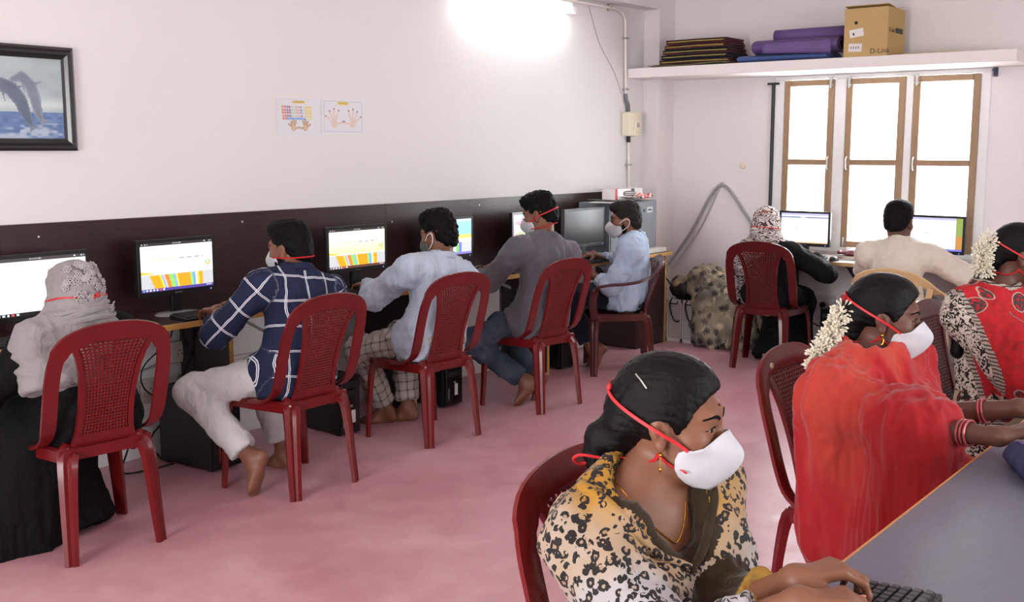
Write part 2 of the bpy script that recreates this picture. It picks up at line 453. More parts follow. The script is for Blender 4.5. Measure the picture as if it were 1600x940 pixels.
for li, (a, b) in enumerate(leaves):
    z0, z1 = .80, 2.075; s = .052; ca = bpy.data.objects.new('casement', None); COL.objects.link(ca); ca.parent = win
    mb = MB(); xs = (-.02, .028)
    mb.bb((xs[0], a + .003, z0 + .003), (xs[1], a + s, z1 - .003)); mb.bb((xs[0], b - s, z0 + .003), (xs[1], b - .003, z1 - .003))
    mb.bb((xs[0] + .001, a + s, z1 - .05), (xs[1] - .001, b - s, z1 - .004)); mb.bb((xs[0] + .001, a + s, z0 + .004), (xs[1] - .001, b - s, z0 + .052))
    mb.bb((xs[0] + .001, a + s, 1.425), (xs[1] - .001, b - s, 1.468))
    mb.build('sash', m_wood, ca, bevel=.004)
    wdt = b - a - 2 * s + .006
    for lo_, hi_ in ((z0 + .052, 1.425), (1.468, z1 - .05)):
        k = max(1, round((hi_ - lo_) / .062)); h = (hi_ - lo_) / k
        for q in range(k):
            mbs = MB(); mbs.box((0, 0, 0), (.004, wdt, h * 1.16), ('Y', 22))
            o = mbs.build('glass_slat', m_glass, ca); o.location = (.006, (a + b) / 2, lo_ + h * (q + .5))
    side = a + .026 if li == 0 else b - .026
    mb = MB(); mb.box((-.03, side, 2.045), (.014, .018, .075)); mb.tube([(-.038, side, 2.085), (-.038, side, 2.0)], .005); mb.box((-.03, side, 2.068), (.012, .03, .012)); mb.box((-.03, side, 2.022), (.012, .03, .012))
    mb.build('tower_bolt', m_chrome, ca, smooth=True)
    mb = MB(); mb.tube(spl([(-.022, side, 1.49), (-.045, side, 1.475), (-.05, side, 1.44), (-.045, side, 1.405), (-.022, side, 1.39)], 12), .006); mb.build('pull_handle', m_chrome, ca, smooth=True)
    mb = MB(); mb.box((-.024, side, .845), (.008, .026, .075)); mb.tube([(-.033, side, .88), (-.033, side, .82)], .004); mb.build('lower_bolt', m_chrome, ca, smooth=True)
# vertical iron stay at the left of the window
mb = MB(); mb.tube([(8.13, 3.745, 2.05), (8.13, 3.742, .82)], .014, 10); mb.box((8.128, 3.745, 2.052), (.03, .09, .016)); mb.box((8.135, 3.74, .83), (.03, .06, .02))
tag(mb.build('iron_rod', M('black_iron', '26262a', .45), smooth=True), 'thin black upright iron rod on the wall left of the window', 'rod')
mb = MB(); mb.box((8.14, 2.105, 2.075), (.02, .028, .06)); mb.tube([(8.13, 2.105, 2.085), (8.09, 2.105, 2.085)], .01)
tag(mb.build('curtain_bracket', M('navy_plastic', '3a3c58', .5), smooth=True), 'small dark curtain bracket at the upper right corner of the window', 'bracket')
mb = MB(); mb.lathe([(.001, 0), (.03, .001), (.026, .012), (.012, .016), (.001, .016)], 14, ax='x')
o = mb.build('wall_button', M('cream_plastic', 'e2d6c4', .5), smooth=True); o.location = (8.15, 4.0, 1.417); o.rotation_euler = (0, 0, R(180))
tag(o, 'small cream round knob stuck on the pink wall above the grey cables', 'wall knob')

# ---------------------------------------------------------------- laminate back board, long desk
def laminate(name, c1, c2, rough=.34):
    n = N(name); c = n.scaled(n.coord(), (.35, 3, 5)); f = n.noise(22, c, 6, .65, .5)
    n.base(n.mix(n.ramp(f, [(.3, (0, 0, 0)), (.7, (1, 1, 1))]), lin(c1), lin(c2)), rough); return n.m
m_lam = laminate('dark_wenge_laminate', '241312', '3c2322')
m_desk = laminate('dark_desk_laminate', '2a1a18', '452e2a', .3)
m_edge = wood('yellow_edge_band', 'b98a45', 'd2a45c', (.15, 1, 1), 40)
tb = bpy.data.objects.new('trim_4', None); COL.objects.link(tb); tb.location = (0, Y1, 0); tb['kind'] = 'structure'
for a, b in ((-1.9, .0), (.0, 2.42), (2.42, 4.85), (4.85, 7.27), (7.27, 7.62)):
    mb = MB(); mb.bb((a + .001, -.018, .735), (b - .001, 0, 1.212)); mb.build('panel', m_lam, tb, bevel=.0015)
for (x, z) in ((.0, 1.1),):
    pass
for x, z in ((2.6, 1.15), (2.80, .88), (3.75, 1.16), (5.45, 1.14), (4.9, 1.1), (5.75, 1.17)):
    mb = MB(); mb.lathe([(.001, 0), (.007, .001), (.006, .004), (.001, .005)], 10, ax='y'); o = mb.build('screw', m_chrome, tb, smooth=True); o.location = (x, -.018, z); o.rotation_euler = (0, 0, R(180))
dk = thing('computer_desk', 'long dark laminate computer desk with yellow edge fixed along the left wall', 'desk', (2.8, 4.57, 0))
def P_(mb, name, mat, par, loc, **kw): return mb.build(name, mat, par, base=loc, **kw)
B = (2.8, 4.57, 0)
P_(MB().bb((-1.9, 4.36, .712), (7.66, 4.772, .735)), 'desktop', m_desk, dk, B)
P_(MB().bb((-1.9, 4.35, .71), (7.66, 4.36, .736)), 'edge_band', m_edge, dk, B)
P_(MB().bb((7.66, 4.36, .71), (7.668, 4.772, .736)), 'edge_band', m_edge, dk, B)
for x in (.5, 1.9, 3.34, 4.66, 6.0):
    o = P_(MB().bb((x - .011, 4.37, 0), (x + .011, 4.772, .712)), 'side_panel', m_lam, dk, B)
    e = P_(MB().bb((x - .011, 4.364, 0), (x + .011, 4.37, .712)), 'edge_strip', m_edge, o, B); e.parent = o
o = P_(MB().bb((7.2, 4.40, .0), (7.63, 4.42, .712)).bb((7.2, 4.42, 0), (7.22, 4.77, .712)).bb((7.61, 4.42, 0), (7.63, 4.77, .712)), 'end_cabinet', m_lam, dk, B)
P_(MB().bb((7.63, 4.396, 0), (7.65, 4.77, .712)), 'edge_strip', m_edge, o, B)

# ---------------------------------------------------------------- pictures on the long wall
pic = thing('framed_picture', 'framed seascape picture of leaping dolphins in a black moulded frame', 'picture', (2.35, Y1, 1.54))
fw_, x0, x1, z0, z1 = .055, -.46, .466, 0, .468
prof = [(0, 0), (0, .02), (.012, .03), (.022, .024), (.034, .03), (.046, .018), (.055, .012), (.055, 0)]
mb = MB()
rect = lambda o: [(x0 + o, z0 + o), (x1 - o, z0 + o), (x1 - o, z1 - o), (x0 + o, z1 - o)]
V = []; n_ = len(prof)
for k in range(4):
    for o_, d_ in prof: p = rect(o_)[k]; V.append((p[0], -d_ - .002, p[1]))
mb.add(V, [[k * n_ + q, k * n_ + q + 1, ((k + 1) % 4) * n_ + q + 1, ((k + 1) % 4) * n_ + q] for k in range(4) for q in range(n_ - 1)])
mb.build('frame', M('black_lacquer', '2a282a', .3, .1, coat=.3), pic)
def seg_d(u, v, a, b):
    ax, ay = a; bx, by = b; L = (bx - ax) ** 2 + (by - ay) ** 2; t = np.clip(((u - ax) * (bx - ax) + (v - ay) * (by - ay)) / L, 0, 1)
    return np.hypot(u - ax - t * (bx - ax), v - ay - t * (by - ay)), t
def seascape(u, v):
    asp = .82 / .36; X = u * asp; C = np.zeros(u.shape + (3,))
    nz = vnoise(np.stack([X.ravel() * 5, v.ravel() * 9, 0 * X.ravel()], 1), 3).reshape(u.shape); n2 = vnoise(np.stack([X.ravel() * 14, v.ravel() * 30, 0 * X.ravel()], 1), 5).reshape(u.shape)
    sky = np.array([.66, .74, .78]) * (1 - v[..., None]) + np.array([.68, .74, .74]) * v[..., None] + nz[..., None] * .03
    sky = sky + np.clip(1 - np.abs(v - .42) / .12, 0, 1)[..., None] * np.array([.12, .1, .06])
    sea = np.array([.42, .52, .68]) + n2[..., None] * .06; foam = np.clip((n2 + nz) * 1.2 + (.2 - v) * 3, 0, 1)[..., None] * (v < .2)[..., None]
    sea = sea * (1 - foam * .6) + foam * .6 * np.array([.82, .86, .86])
    C = np.where((v > .33)[..., None], sky, sea)
    for pts, wd, col in (([(1.62, .72), (1.74, .76), (1.84, .66), (1.9, .5), (1.93, .32), (1.98, .22)], .075, (.50, .55, .60)),
                         ([(1.3, .55), (1.48, .66), (1.6, .6), (1.7, .48), (1.77, .3), (1.84, .14)], .09, (.42, .47, .53)),
                         ([(.4, .4), (.55, .6), (.75, .68), (.95, .6), (1.08, .42), (1.14, .25)], .09, (.45, .5, .56))):
        D = np.full(u.shape, 9.); 
        for i in range(len(pts) - 1):
            d, t = seg_d(X, v, pts[i], pts[i + 1]); s_ = (i + t) / (len(pts) - 1); D = np.minimum(D, d - wd * (np.sin(np.pi * np.clip(s_ * .86 + .1, 0, 1)) ** .7))
        for a_, b_ in ((pts[-1], (pts[-1][0] + .09, pts[-1][1] + .02)), (pts[-1], (pts[-1][0] - .03, pts[-1][1] - .05)), ((pts[2][0] + .02, pts[2][1]), (pts[2][0] + .16, pts[2][1] + .05)), ((pts[1][0], pts[1][1] - .04), (pts[1][0] + .03, pts[1][1] - .2))):
            d, t = seg_d(X, v, a_, b_); D = np.minimum(D, d - .022 * (1.15 - t))
        C = np.where((D < 0)[..., None], np.array(col) + nz[..., None] * .04 + (D > -.02)[..., None] * .06, C)
    return C
m_print = print_mat()
colour_grid('print', (x0 + .05, -.008, z0 + .05), (x1 - x0 - .1, 0, 0), (0, 0, z1 - z0 - .1), 180, 90, seascape, print_mat('glossy_print', .18), pic)
def hand_shape(X, v, cx, cy, sx, s):
    D = np.hypot((X - cx) / .8, v - cy) - .11 * s
    for ang, L in ((-52, .30), (-22, .36), (-2, .40), (18, .37)):
        a = R(ang) * sx; d, t = seg_d(X, v, (cx + math.sin(a) * .06 * s, cy + .05 * s), (cx + math.sin(a) * L * s, cy + .04 * s + math.cos(a) * L * s)); D = np.minimum(D, d - .025 * s)
    a = R(75) * sx; d, t = seg_d(X, v, (cx, cy), (cx + math.sin(a) * .3 * s, cy + math.cos(a) * .2 * s)); return np.minimum(D, d - .028 * s)
def poster_keys(u, v):
    C = np.full(u.shape + (3,), .87) * np.array([1, 1, 1.02]); X = u * 1.18
    C[(np.abs(u - .5) < .145) & (np.abs(v - .915) < .04)] = (.86, .77, .40)
    C[(np.abs(u - .5) < .12) & (np.abs(v - .915) < .018) & ((u * 60 % 2) < 1.1)] = (.62, .52, .25)
    cols = [(.82, .52, .45), (.80, .50, .42), (.55, .50, .72), (.70, .45, .52), (.72, .82, .72), (.75, .84, .76), (.85, .68, .70), (.85, .70, .66), (.60, .64, .75), (.8, .84, .88)]
    for r in range(5):
        zc = .77 - r * .083
        for k in range(13):
            uc = .13 + k * .053 + r * .005; c = cols[k] if k < 10 else (.88, .80, .45)
            if r == 4: c = (.80, .52, .42) if k < 2 else ((.55, .66, .86) if 2 <= k < 9 else ((.45, .52, .7) if k == 9 else (.85, .85, .70)))
            C[(np.abs(u - uc) < (.0275 if (r == 4 and 2 <= k < 9) else .022)) & (np.abs(v - zc) < .031)] = c
    for cx, sx in ((.44, 1), (.76, -1)):
        D = hand_shape(X, v, cx, .17, sx, .52); C[D < .012] = (.55, .47, .45); C[D < 0] = (.85, .72, .56)
    edge = (u < .01) | (u > .99) | (v < .01) | (v > .99); C[edge] = (.80, .82, .86); return C
def poster_hands(u, v):
    C = np.full(u.shape + (3,), .87) * np.array([1, 1, 1.02]); X = u * 1.18
    fr = (np.minimum(np.minimum(u, 1 - u), np.minimum(v, 1 - v))); C[(fr > .035) & (fr < .05)] = (.70, .70, .76)
    C[(np.abs(u - .5) < .135) & (np.abs(v - .9) < .045)] = (.86, .77, .40); C[(np.abs(u - .5) < .1) & (np.abs(v - .9) < .018) & ((u * 60 % 2) < 1.2)] = (.62, .52, .25)
    for cx, sx in ((.34, 1), (.86, -1)):
        D = hand_shape(X, v, cx, .27, sx, 1.05); C[D < 0] = (.86, .78, .74)
        for ang, L in ((-52, .30), (-22, .36), (-2, .40), (18, .37), (75, .28)):
            a = R(ang) * sx; d = np.hypot(X - cx - math.sin(a) * L * 1.05, v - .31 - math.cos(a) * L * 1.05 * (.6 if ang == 75 else 1)); C[d < .022] = (.42, .40, .46)
    return C
for nm, xa, xb, za, zb, fn, lab in (('keyboard_poster', 4.02, 4.345, 1.624, 1.83, poster_keys, 'white chart with coloured keyboard rows and two small hands, left of the pair'),
                                    ('hands_poster', 4.355, 4.69, 1.636, 1.835, poster_hands, 'white chart with two large pale hands under a yellow heading')):
    p = thing(nm, lab, 'poster', (xa, Y1 - .0015, za))
    MB().bb((0, -.001, 0), (xb - xa, .001, zb - za)).build('sheet', M('laminated_paper', 'e4e2e8', .35, .03), p)
    colour_grid('print', (.004, -.0017, .004), (xb - xa - .008, 0, 0), (0, 0, zb - za - .008), 110, 80, fn, m_print, p)

# ---------------------------------------------------------------- conduit, switch box, tube light
m_pvc = M('ivory_conduit', 'e9e2dc', .4, .04); m_blk = M('black_plastic', '17171a', .45, .15); m_cable = M('black_cable', '101012', .5)
cd = thing('wall_conduit', 'ivory conduit pipe running along and down the wall above the switch box', 'conduit', (7.6, Y1, 1.2))
yb = Y1 - .018
P_(MB().tube([(5.9, yb, 2.655 - .02), (7.40, yb, 2.635)] + spl([(7.45, yb, 2.632), (7.535, yb, 2.61), (7.575, yb, 2.56), (7.58, yb, 2.5)], 8) + [(7.60, yb, 1.98)], .012, 10), 'pipe', m_pvc, cd, (7.6, Y1, 1.2), smooth=True)
P_(MB().tube([(7.655, yb, 1.61), (7.665, yb, 1.215)], .010, 10), 'pipe', m_pvc, cd, (7.6, Y1, 1.2), smooth=True)
P_(MB().tube(spl([(7.60, yb, 1.985), (7.602, yb - .004, 1.94), (7.625, yb - .008, 1.90), (7.64, yb, 1.87), (7.645, yb, 1.845)], 10), .016, 10), 'flexible_joint', M('grey_flex', '6a6a70', .5), cd, (7.6, Y1, 1.2), smooth=True)
P_(MB().tube([(7.652, yb, 1.66), (7.654, yb, 1.60)], .016, 10), 'end_collar', m_blk, cd, (7.6, Y1, 1.2), smooth=True)
for x, z, hz in ((7.34, 2.637, 1), (7.583, 2.42, 0), (7.597, 2.02, 0), (7.66, 1.42, 0)):
    P_(MB().box((x, Y1 - .017, z), (.014 if hz else .06, .034, .06 if hz else .014)), 'clamp', m_chrome, cd, (7.6, Y1, 1.2), bevel=.003)
sb = thing('switch_box', 'cream plastic electrical box at the end of the wall conduit', 'switch box', (7.655, Y1, 1.65))
mb = MB().bb((-.085, -.075, 0), (.085, 0, .19)); mb.build('box', M('cream_box', 'e7dfc8', .45, .04), sb, bevel=.008)
mb = MB().bb((-.01, -.083, .01), (.078, -.074, .18)); mb.build('cover', M('cream_cover', 'e3dac0', .4, .04), sb, bevel=.003)
MB().bb((.015, -.085, .07), (.055, -.082, .105)).build('sticker', M('grey_print', 'a8a4a4', .5, .6, scale=300), sb)
for x, z in ((.01, .165), (.065, .165), (.01, .025), (.065, .025)): MB().lathe([(.001, 0), (.004, 0), (.003, .003), (.001, .003)], 8, (x, -.083, z), 'y').build('screw', m_chrome, sb)
tag(MB().tube(spl([(7.08, Y1 - .004, 2.62), (7.2, Y1 - .006, 2.4), (7.28, Y1 - .006, 2.3), (7.45, Y1 - .006, 2.14), (7.56, Y1 - .004, 1.98)], 20), .0022, 6).build('thin_wire', M('pink_grey_wire', 'a89a98', .5), smooth=True), 'thin loose wire drooping on the wall beside the conduit', 'wire')
tl = thing('tube_light', 'lit fluorescent tube light high on the long wall', 'lamp', (6.16, Y1, 2.53))
MB().bb((-.64, -.055, .03), (.64, 0, .085)).build('batten', M('white_batten', 'f2f2f0', .4, .03), tl, bevel=.006)
MB().lathe([(.013, -.59), (.013, .59)], 12, (0, -.075, .02), 'x').build('tube', emis('tube_glow', 'fbf6ff', 16), tl, smooth=True)
for sx in (-1, 1): MB().bb((sx * .61 - .022, -.092, -.002), (sx * .61 + .022, -.03, .05)).build('lamp_holder', M('white_holder', 'f2f2f0', .4, .03), tl, bevel=.004)
lt = bpy.data.lights.new('tube_lamp', 'AREA'); lt.shape = 'RECTANGLE'; lt.size = 1.18; lt.size_y = .05; lt.energy = 9; lt.color = (.98, .96, 1.0)
lo_ = bpy.data.objects.new('tube_lamp', lt); COL.objects.link(lo_); lo_.parent = tl; lo_.location = (0, -.092, .018); lo_.rotation_euler = (R(65), 0, 0)
# ---------------------------------------------------------------- computers
m_scr = screen_mat(); m_mon = M('black_monitor_plastic', '141416', .35, .2); m_key = M('black_keys', '1c1c1f', .5, .2)
def s_base(u, v, bar=(.20, .18, .19), bg=(1., 1., .98)):
    C = np.ones(u.shape + (3,)) * np.array(bg); t = v > .945; C[t] = bar
    C[t & (((u > .02) & (u < .035)) | ((u > .06) & (u < .075)) | ((u > .09) & (u < .1)) | ((u > .88) & (u < .9)) | ((u > .95) & (u < .965)) | ((u > .98) & (u < .99))) & (v > .96) & (v < .985)] = (.85, .85, .85)
    C[t & (u > .44) & (u < .56) & (v > .962) & (v < .985) & ((u * 140 % 2) < 1.2)] = (.7, .7, .7)
    return C
def taskbar(C, u, v, col, h=.065):
    t = v < h; C[t] = col
    for k in range(7):
        m = t & (np.abs(u - .03 - k * .045) < .013) & (np.abs(v - h / 2) < .02); C[m] = [(.5, .75, .95), (.85, .85, .9), (.95, .95, .95), (.8, .85, .95), (.9, .9, .9), (.9, .35, .4), (.85, .9, .98)][k]
    C[t & (u > .9) & (u < .975) & (np.abs(v - h / 2) < .014) & ((u * 120 % 2) < 1)] = (.9, .9, .95)
    return C
def scr_typing(warm, bar):
    def fn(u, v):
        C = s_base(u, v, bg=(1, 1, 1 - .12 * warm)); body = (v > .37) & (v < .945)
        C[body] = np.stack([np.ones(body.sum()), np.ones(body.sum()), 1 - warm * (.08 + .35 * np.clip((.75 - v[body]) * 2, 0, 1))], 1)
        ln = (np.abs(v - .655) < .012) & (u > .13) & (u < .86) & ((u * 19 % 2) < 1.3)
        C[ln & (u < .52)] = (.80, .88, .66); C[ln & (u >= .52)] = (.62, .62, .60)
        r = np.hypot((u - .93) * 1.7, v - .5); C[(r < .065) & (r > .045) & (v > .49)] = (.5, .72, .3); C[(r < .045) & (v < .5) & (v > .46)] = (.92, .75, .3)
        C[(v > .36) & (v < .42 - u * .25) & (u < .16)] = (.93, .78, .35)
        kb = (v > .065) & (v < .33); C[(v > .065) & (v <= .35)] = (.80, .80, .82); w_ = (u - .13) + (.33 - v) * -.28 * np.clip(1 - (u - .13) * 1.4, 0, 1)
        for a, b, c in ((-.02, .11, (.95, .68, .15)), (.11, .135, (.98, .88, .3)), (.135, .165, (.62, .72, .92)), (.165, .185, (.95, .8, .75)), (.185, .24, (.93, .55, .25)), (.24, .30, (.6, .88, .42)), (.30, .335, (.55, .72, .9)), (.335, .36, (.98, .9, .35)),
                        (.36, .54, (.94, .66, .16)), (.54, .575, (.6, .88, .5)), (.575, .61, (.5, .68, .9)), (.61, .64, (.85, .85, .9)), (.64, .665, (.98, .88, .3)), (.665, .72, (.94, .68, .18))):
            C[kb & (w_ > a) & (w_ <= b)] = c
        key = kb & (u > .12) & (u < .86) & (((u * 44 + np.floor(v * 19) * .3) % 1 < .14) | ((v * 19 % 1) < .14)); C[key] = C[key] * .93
        return taskbar(C, u, v, bar)
    return fn
def scr_text(u, v):
    C = s_base(u, v, bar=(.28, .26, .27), bg=(1, .995, .97)); row = (v * 24 % 1 < .28) & (u > .04) & (u < .1 + .8 * ((np.floor(v * 24) * 7.3) % 1 * .25 + .75)) & (v > .1) & (v < .9); C[row & ((u * 90 % 1) < .75)] = (.90, .89, .87)
    return taskbar(C, u, v, (.09, .09, .1), .06)
def scr_game(u, v):
    C = np.ones(u.shape + (3,)); C[...] = (.96, .93, .84); C[v > .5] = (.62, .86, .93); C[(v > .45) & (v < .56)] = (.95, .85, .45); C[(v < .34)] = (.82, .84, .84)
    C[(v < .34) & (u > .72) & (u < .78)] = (.5, .5, .9); C[(v < .34) & (u > .66) & (u < .72)] = (.55, .85, .4); C[v < .06] = (.55, .5, .85); C[v > .94] = (.85, .95, .97)
    return C
def scr_colour(u, v):
    n = vnoise(np.stack([u.ravel() * 14, v.ravel() * 8, u.ravel() * 0], 1), 4).reshape(u.shape); n2 = vnoise(np.stack([u.ravel() * 40, v.ravel() * 16, u.ravel() * 0], 1), 8).reshape(u.shape)
    C = np.ones(u.shape + (3,)) * np.array((.95, .86, .84)); C[(np.abs(u - .32) < .13) & (v > .5)] = (.60, .90, .92); C[n > .25] = (.90, .70, .78); C[(v < .5) & (n2 > .15)] = (.55, .78, .40); C[(v < .42) & (n2 < -.3)] = (.75, .45, .68); C[(v < .35) & (n < -.3)] = (.45, .42, .5)
    C[v < .05] = (.5, .5, .6); return C
def scr_form(right):
    def fn(u, v):
        C = np.ones(u.shape + (3,)) * np.array((.985, .985, 1.)); C[v > .93] = (.74, .72, .86); b = (v > .84) & (v < .885); C[b & (u > (-1 if not right else .1))] = (.36, .40, .66); C[b & (np.abs(u - .47) < .07) & ((u * 80 % 1) < .7)] = (.8, .82, .95)
        C[(np.abs(v - .53) < .012) & (u > .3) & (u < .43) & ((u * 70 % 1) < .6)] = (.5, .5, .55); C[v < .05] = (.88, .76, .60)
        if right:
            C[b] = (.95, .95, 1); C[(u > .88) & (v > .06)] = (.55, .62, .30); C[(u > .88) & (v > .06) & (v < .45)] = (.75, .52, .25); C[v < .06] = (.45, .45, .8)
        return C
    return fn
def scr_off(u, v): return np.zeros(u.shape + (3,)) + .03
mon_names = []
def monitor(label, cx, cy, yaw, zc, wd, hg, fn, desk_z, tilt=0, base_mat=None, silver=False):
    t = thing('monitor', label, 'monitor', (cx, cy, desk_z), yaw, 'computer monitors'); zc = zc - desk_z
    b = .016; mb = MB().bb((-wd / 2, -.012, zc - hg / 2), (wd / 2, .018, zc + hg / 2)); mb.bb((-wd * .32, .018, zc - hg * .3), (wd * .32, .04, zc + hg * .3))
    mb.build('casing', m_mon, t, bevel=.005)
    mb = MB(); f = -.0145
    mb.bb((-wd / 2, f, zc + hg / 2 - b), (wd / 2, -.011, zc + hg / 2)); mb.bb((-wd / 2, f, zc - hg / 2), (wd / 2, -.011, zc - hg / 2 + b * 1.5)); mb.bb((-wd / 2, f, zc - hg / 2 + b * 1.5), (-wd / 2 + b, -.011, zc + hg / 2 - b)); mb.bb((wd / 2 - b, f, zc - hg / 2 + b * 1.5), (wd / 2, -.011, zc + hg / 2 - b))
    mb.build('bezel', m_mon if not silver else M('silver_bezel', 'b8bcc2', .3, metal=.6), t, bevel=.002)
    colour_grid('screen', (-wd / 2 + b, -.0128, zc - hg / 2 + b * 1.5), (wd - 2 * b, 0, 0), (0, 0, hg - 2.5 * b), 150, 84, fn, m_scr if fn is not scr_off else M('dark_screen', '1b2024', .22, .1), t)
    mb = MB().bb((-.032, .0, .012), (.032, .03, zc - hg / 2 + .03)); mb.build('stand', m_mon, t, bevel=.006)
    mb = MB(); mb.lathe([(.002, 0), (.118, 0), (.124, .006), (.11, .014), (.03, .02), (.002, .02)], 28); mb.v = [(v[0], v[1] * .72 - .0, v[2]) for v in mb.v]
    mb.build('stand_base', base_mat or m_mon, t, smooth=True)
    MB().bb((wd / 2 - .035, f - .001, zc - hg / 2 + .008), (wd / 2 - .029, f, zc - hg / 2 + .012)).build('power_light', emis('blue_led', '7f8cff', 3), t)
    MB().bb((-.022, f - .0006, zc - hg / 2 + .007), (.022, f, zc - hg / 2 + .0135)).build('maker_mark', M('grey_mark', '5a5a60', .4), t)
    return t
DZ = .735
monitor('wide monitor showing a page of text, at the left edge of the photo', 2.452, 4.55, 0, .955, .50, .29, scr_text, DZ)
monitor('monitor with white typing lesson and purple task bar before the man in navy', 3.205, 4.6, 0, .978, .445, .275, scr_typing(.05, (.33, .27, .62)), DZ, base_mat=M('grey_plastic_wrap', '9a9a9c', .25, .5, scale=25))
monitor('monitor with yellow typing lesson and brown task bar before the man in pale blue shirt', 4.425, 4.6, 0, .978, .475, .265, scr_typing(.9, (.42, .26, .22)), DZ)
monitor('monitor with bluish picture half hidden behind the curly haired man', 5.225, 4.6, 0, .985, .475, .265, scr_game, DZ)
monitor('monitor with colourful picture half hidden by the man in grey shirt', 6.12, 4.6, 0, .98, .475, .275, scr_colour, DZ, silver=True)
monitor('switched off black monitor beside the grey metal cabinet', 6.63, 4.51, 0, .978, .53, .285, scr_off, DZ)
WZ = .745
monitor('monitor with white form page before the woman in striped headscarf', 7.93, 3.36, -88, .947, .40, .265, scr_form(False), WZ)
monitor('monitor under the window with white page before the man in cream shirt', 7.93, 2.39, -92, .948, .41, .27, scr_form(True), WZ)
keycap = None
def keyboard(label, x, y, z, yaw, wd=.43, dp=.14, near=False):
    t = thing('keyboard', label, 'keyboard', (x, y, z), yaw, 'black computer keyboards')
    mb = MB(); V = [(-wd / 2, -dp / 2, 0), (wd / 2, -dp / 2, 0), (wd / 2, dp / 2, 0), (-wd / 2, dp / 2, 0), (-wd / 2, -dp / 2, .012), (wd / 2, -dp / 2, .012), (wd / 2, dp / 2, .022), (-wd / 2, dp / 2, .022)]
    mb.add(V, [[3, 2, 1, 0], [4, 5, 6, 7], [0, 1, 5, 4], [1, 2, 6, 5], [2, 3, 7, 6], [3, 0, 4, 7]]); mb.build('case', m_key, t, bevel=.004)
    rows = 6; nk = 13 if near else 21; kw = (wd - .02) / nk; kd = (dp - .016) / rows
    zf = lambda yy: .012 + .010 * (yy + dp / 2) / dp
    def keymesh(w_):
        mbk = MB(); a, b, h = w_ / 2 * .93, kd / 2 * .9, .0075; c, d = a * .8, b * .74
        mbk.add([(-a, -b, 0), (a, -b, 0), (a, b, 0), (-a, b, 0), (-c, -d, h), (c, -d, h), (c, d, h), (-c, d, h)], [[4, 5, 6, 7], [0, 1, 5, 4], [1, 2, 6, 5], [2, 3, 7, 6], [3, 0, 4, 7]]); return mbk
    if near:
        mats = M('black_keycap', '2a2a2d', .38, .1); o1 = keymesh(kw).build('key', mats, t); ok = False
        for r in range(rows):
            for k in range(nk):
                if (k in (15,) and r < 5) or (r == 0 and 4 <= k <= 9): continue
                yy = -dp / 2 + .008 + kd * (r + .5); o = o1 if not ok else o1.copy()
                if ok: COL.objects.link(o); o.parent = t
                ok = True; o.location = (-wd / 2 + .01 + kw * (k + .5), yy, zf(yy) - .001)
        yy = -dp / 2 + .008 + kd * .5; o = keymesh(kw * 6).build('space_bar', mats, t); o.location = (-wd / 2 + .01 + kw * 7, yy, zf(yy) - .001)
    else:
        mb = MB()
        for r in range(rows):
            for k in range(nk):
                if k == 15: continue
                yy = -dp / 2 + .008 + kd * (r + .5); q = keymesh(kw); mb.add([(v[0] - wd / 2 + .01 + kw * (k + .5), v[1] + yy, v[2] + zf(yy) - .001) for v in q.v], q.f)
        mb.build('keys', M('black_keycap', '2a2a2d', .38, .1), t)['kind'] = 'stuff'
    return t
for x, y, yw, lab in ((2.30, 4.44, 0, 'keyboard under the hand of the woman in grey headscarf'), (3.31, 4.445, 0, 'keyboard under the hands of the man in navy checked shirt'), (4.43, 4.46, 0, 'keyboard under the hands of the man in pale blue shirt'),
                      (5.45, 4.46, 0, 'keyboard under the hands of the man in grey shirt'), (6.50, 4.405, 0, 'keyboard before the switched off monitor')): keyboard(lab, x, y, DZ, yw)
keyboard('keyboard on the window desk before the woman in striped headscarf', 7.66, 3.28, WZ, -90, .38)
keyboard('keyboard on the window desk before the man in cream shirt', 7.66, 2.4, WZ, -90, .38)
keyboard('black keyboard under the fingers of the woman in leopard print, on the near table', 1.785, .60, .75, 180, .27, .135, True)
keyboard('black keyboard under the hands of the woman in red dupatta, on the near table', 3.24, .56, .75, 180, .36, .14)
keyboard('black keyboard under the hands of the woman in red sari, on the near table', 4.70, .56, .75, 180, .40, .14)
def mouse(label, x, y, z, yaw=0, mat=None):
    t = thing('mouse', label, 'mouse', (x, y, z), yaw, 'computer mice'); mb = MB()
    def fn(u, v):
        a = u * 2 * math.pi; q = v; r = math.cos(q * math.pi / 2) ** .55
        return (.031 * r * math.cos(a), .055 * r * math.sin(a), .002 + .034 * math.sin(q * math.pi / 2) * (1 - .25 * r * math.sin(a)))
    mb.grid(fn, 20, 8); mb.build('shell', mat or m_mon, t, smooth=True); MB().lathe([(.002, -.004), (.008, -.004), (.008, .004), (.002, .004)], 12, (0, .03, .027), 'x').build('wheel', m_key, t, smooth=True); return t
mouse('black mouse on a blue mouse pad beside the woman in grey headscarf', 2.83, 4.48, DZ + .004)
mouse('black mouse beside the keyboard of the man in navy', 3.60, 4.46, DZ)
mouse('dark mouse on the window desk under the hand of the woman in striped headscarf', 7.62, 3.0, WZ, -90)
tag(MB().box((2.85, 4.475, DZ + .002), (.2, .17, .004)).build('mouse_pad', M('blue_cloth_pad', '2c3566', .8), bevel=.002), 'dark blue mouse pad on the long desk', 'mouse pad')
tag(MB().box((7.66, 2.08, WZ + .003), (.2, .19, .006), ('Z', 8)).build('mouse_pad', M('blue_print_pad', '5a68a8', .7, .4), bevel=.002), 'bright blue mouse pad at the right end of the window desk', 'mouse pad')
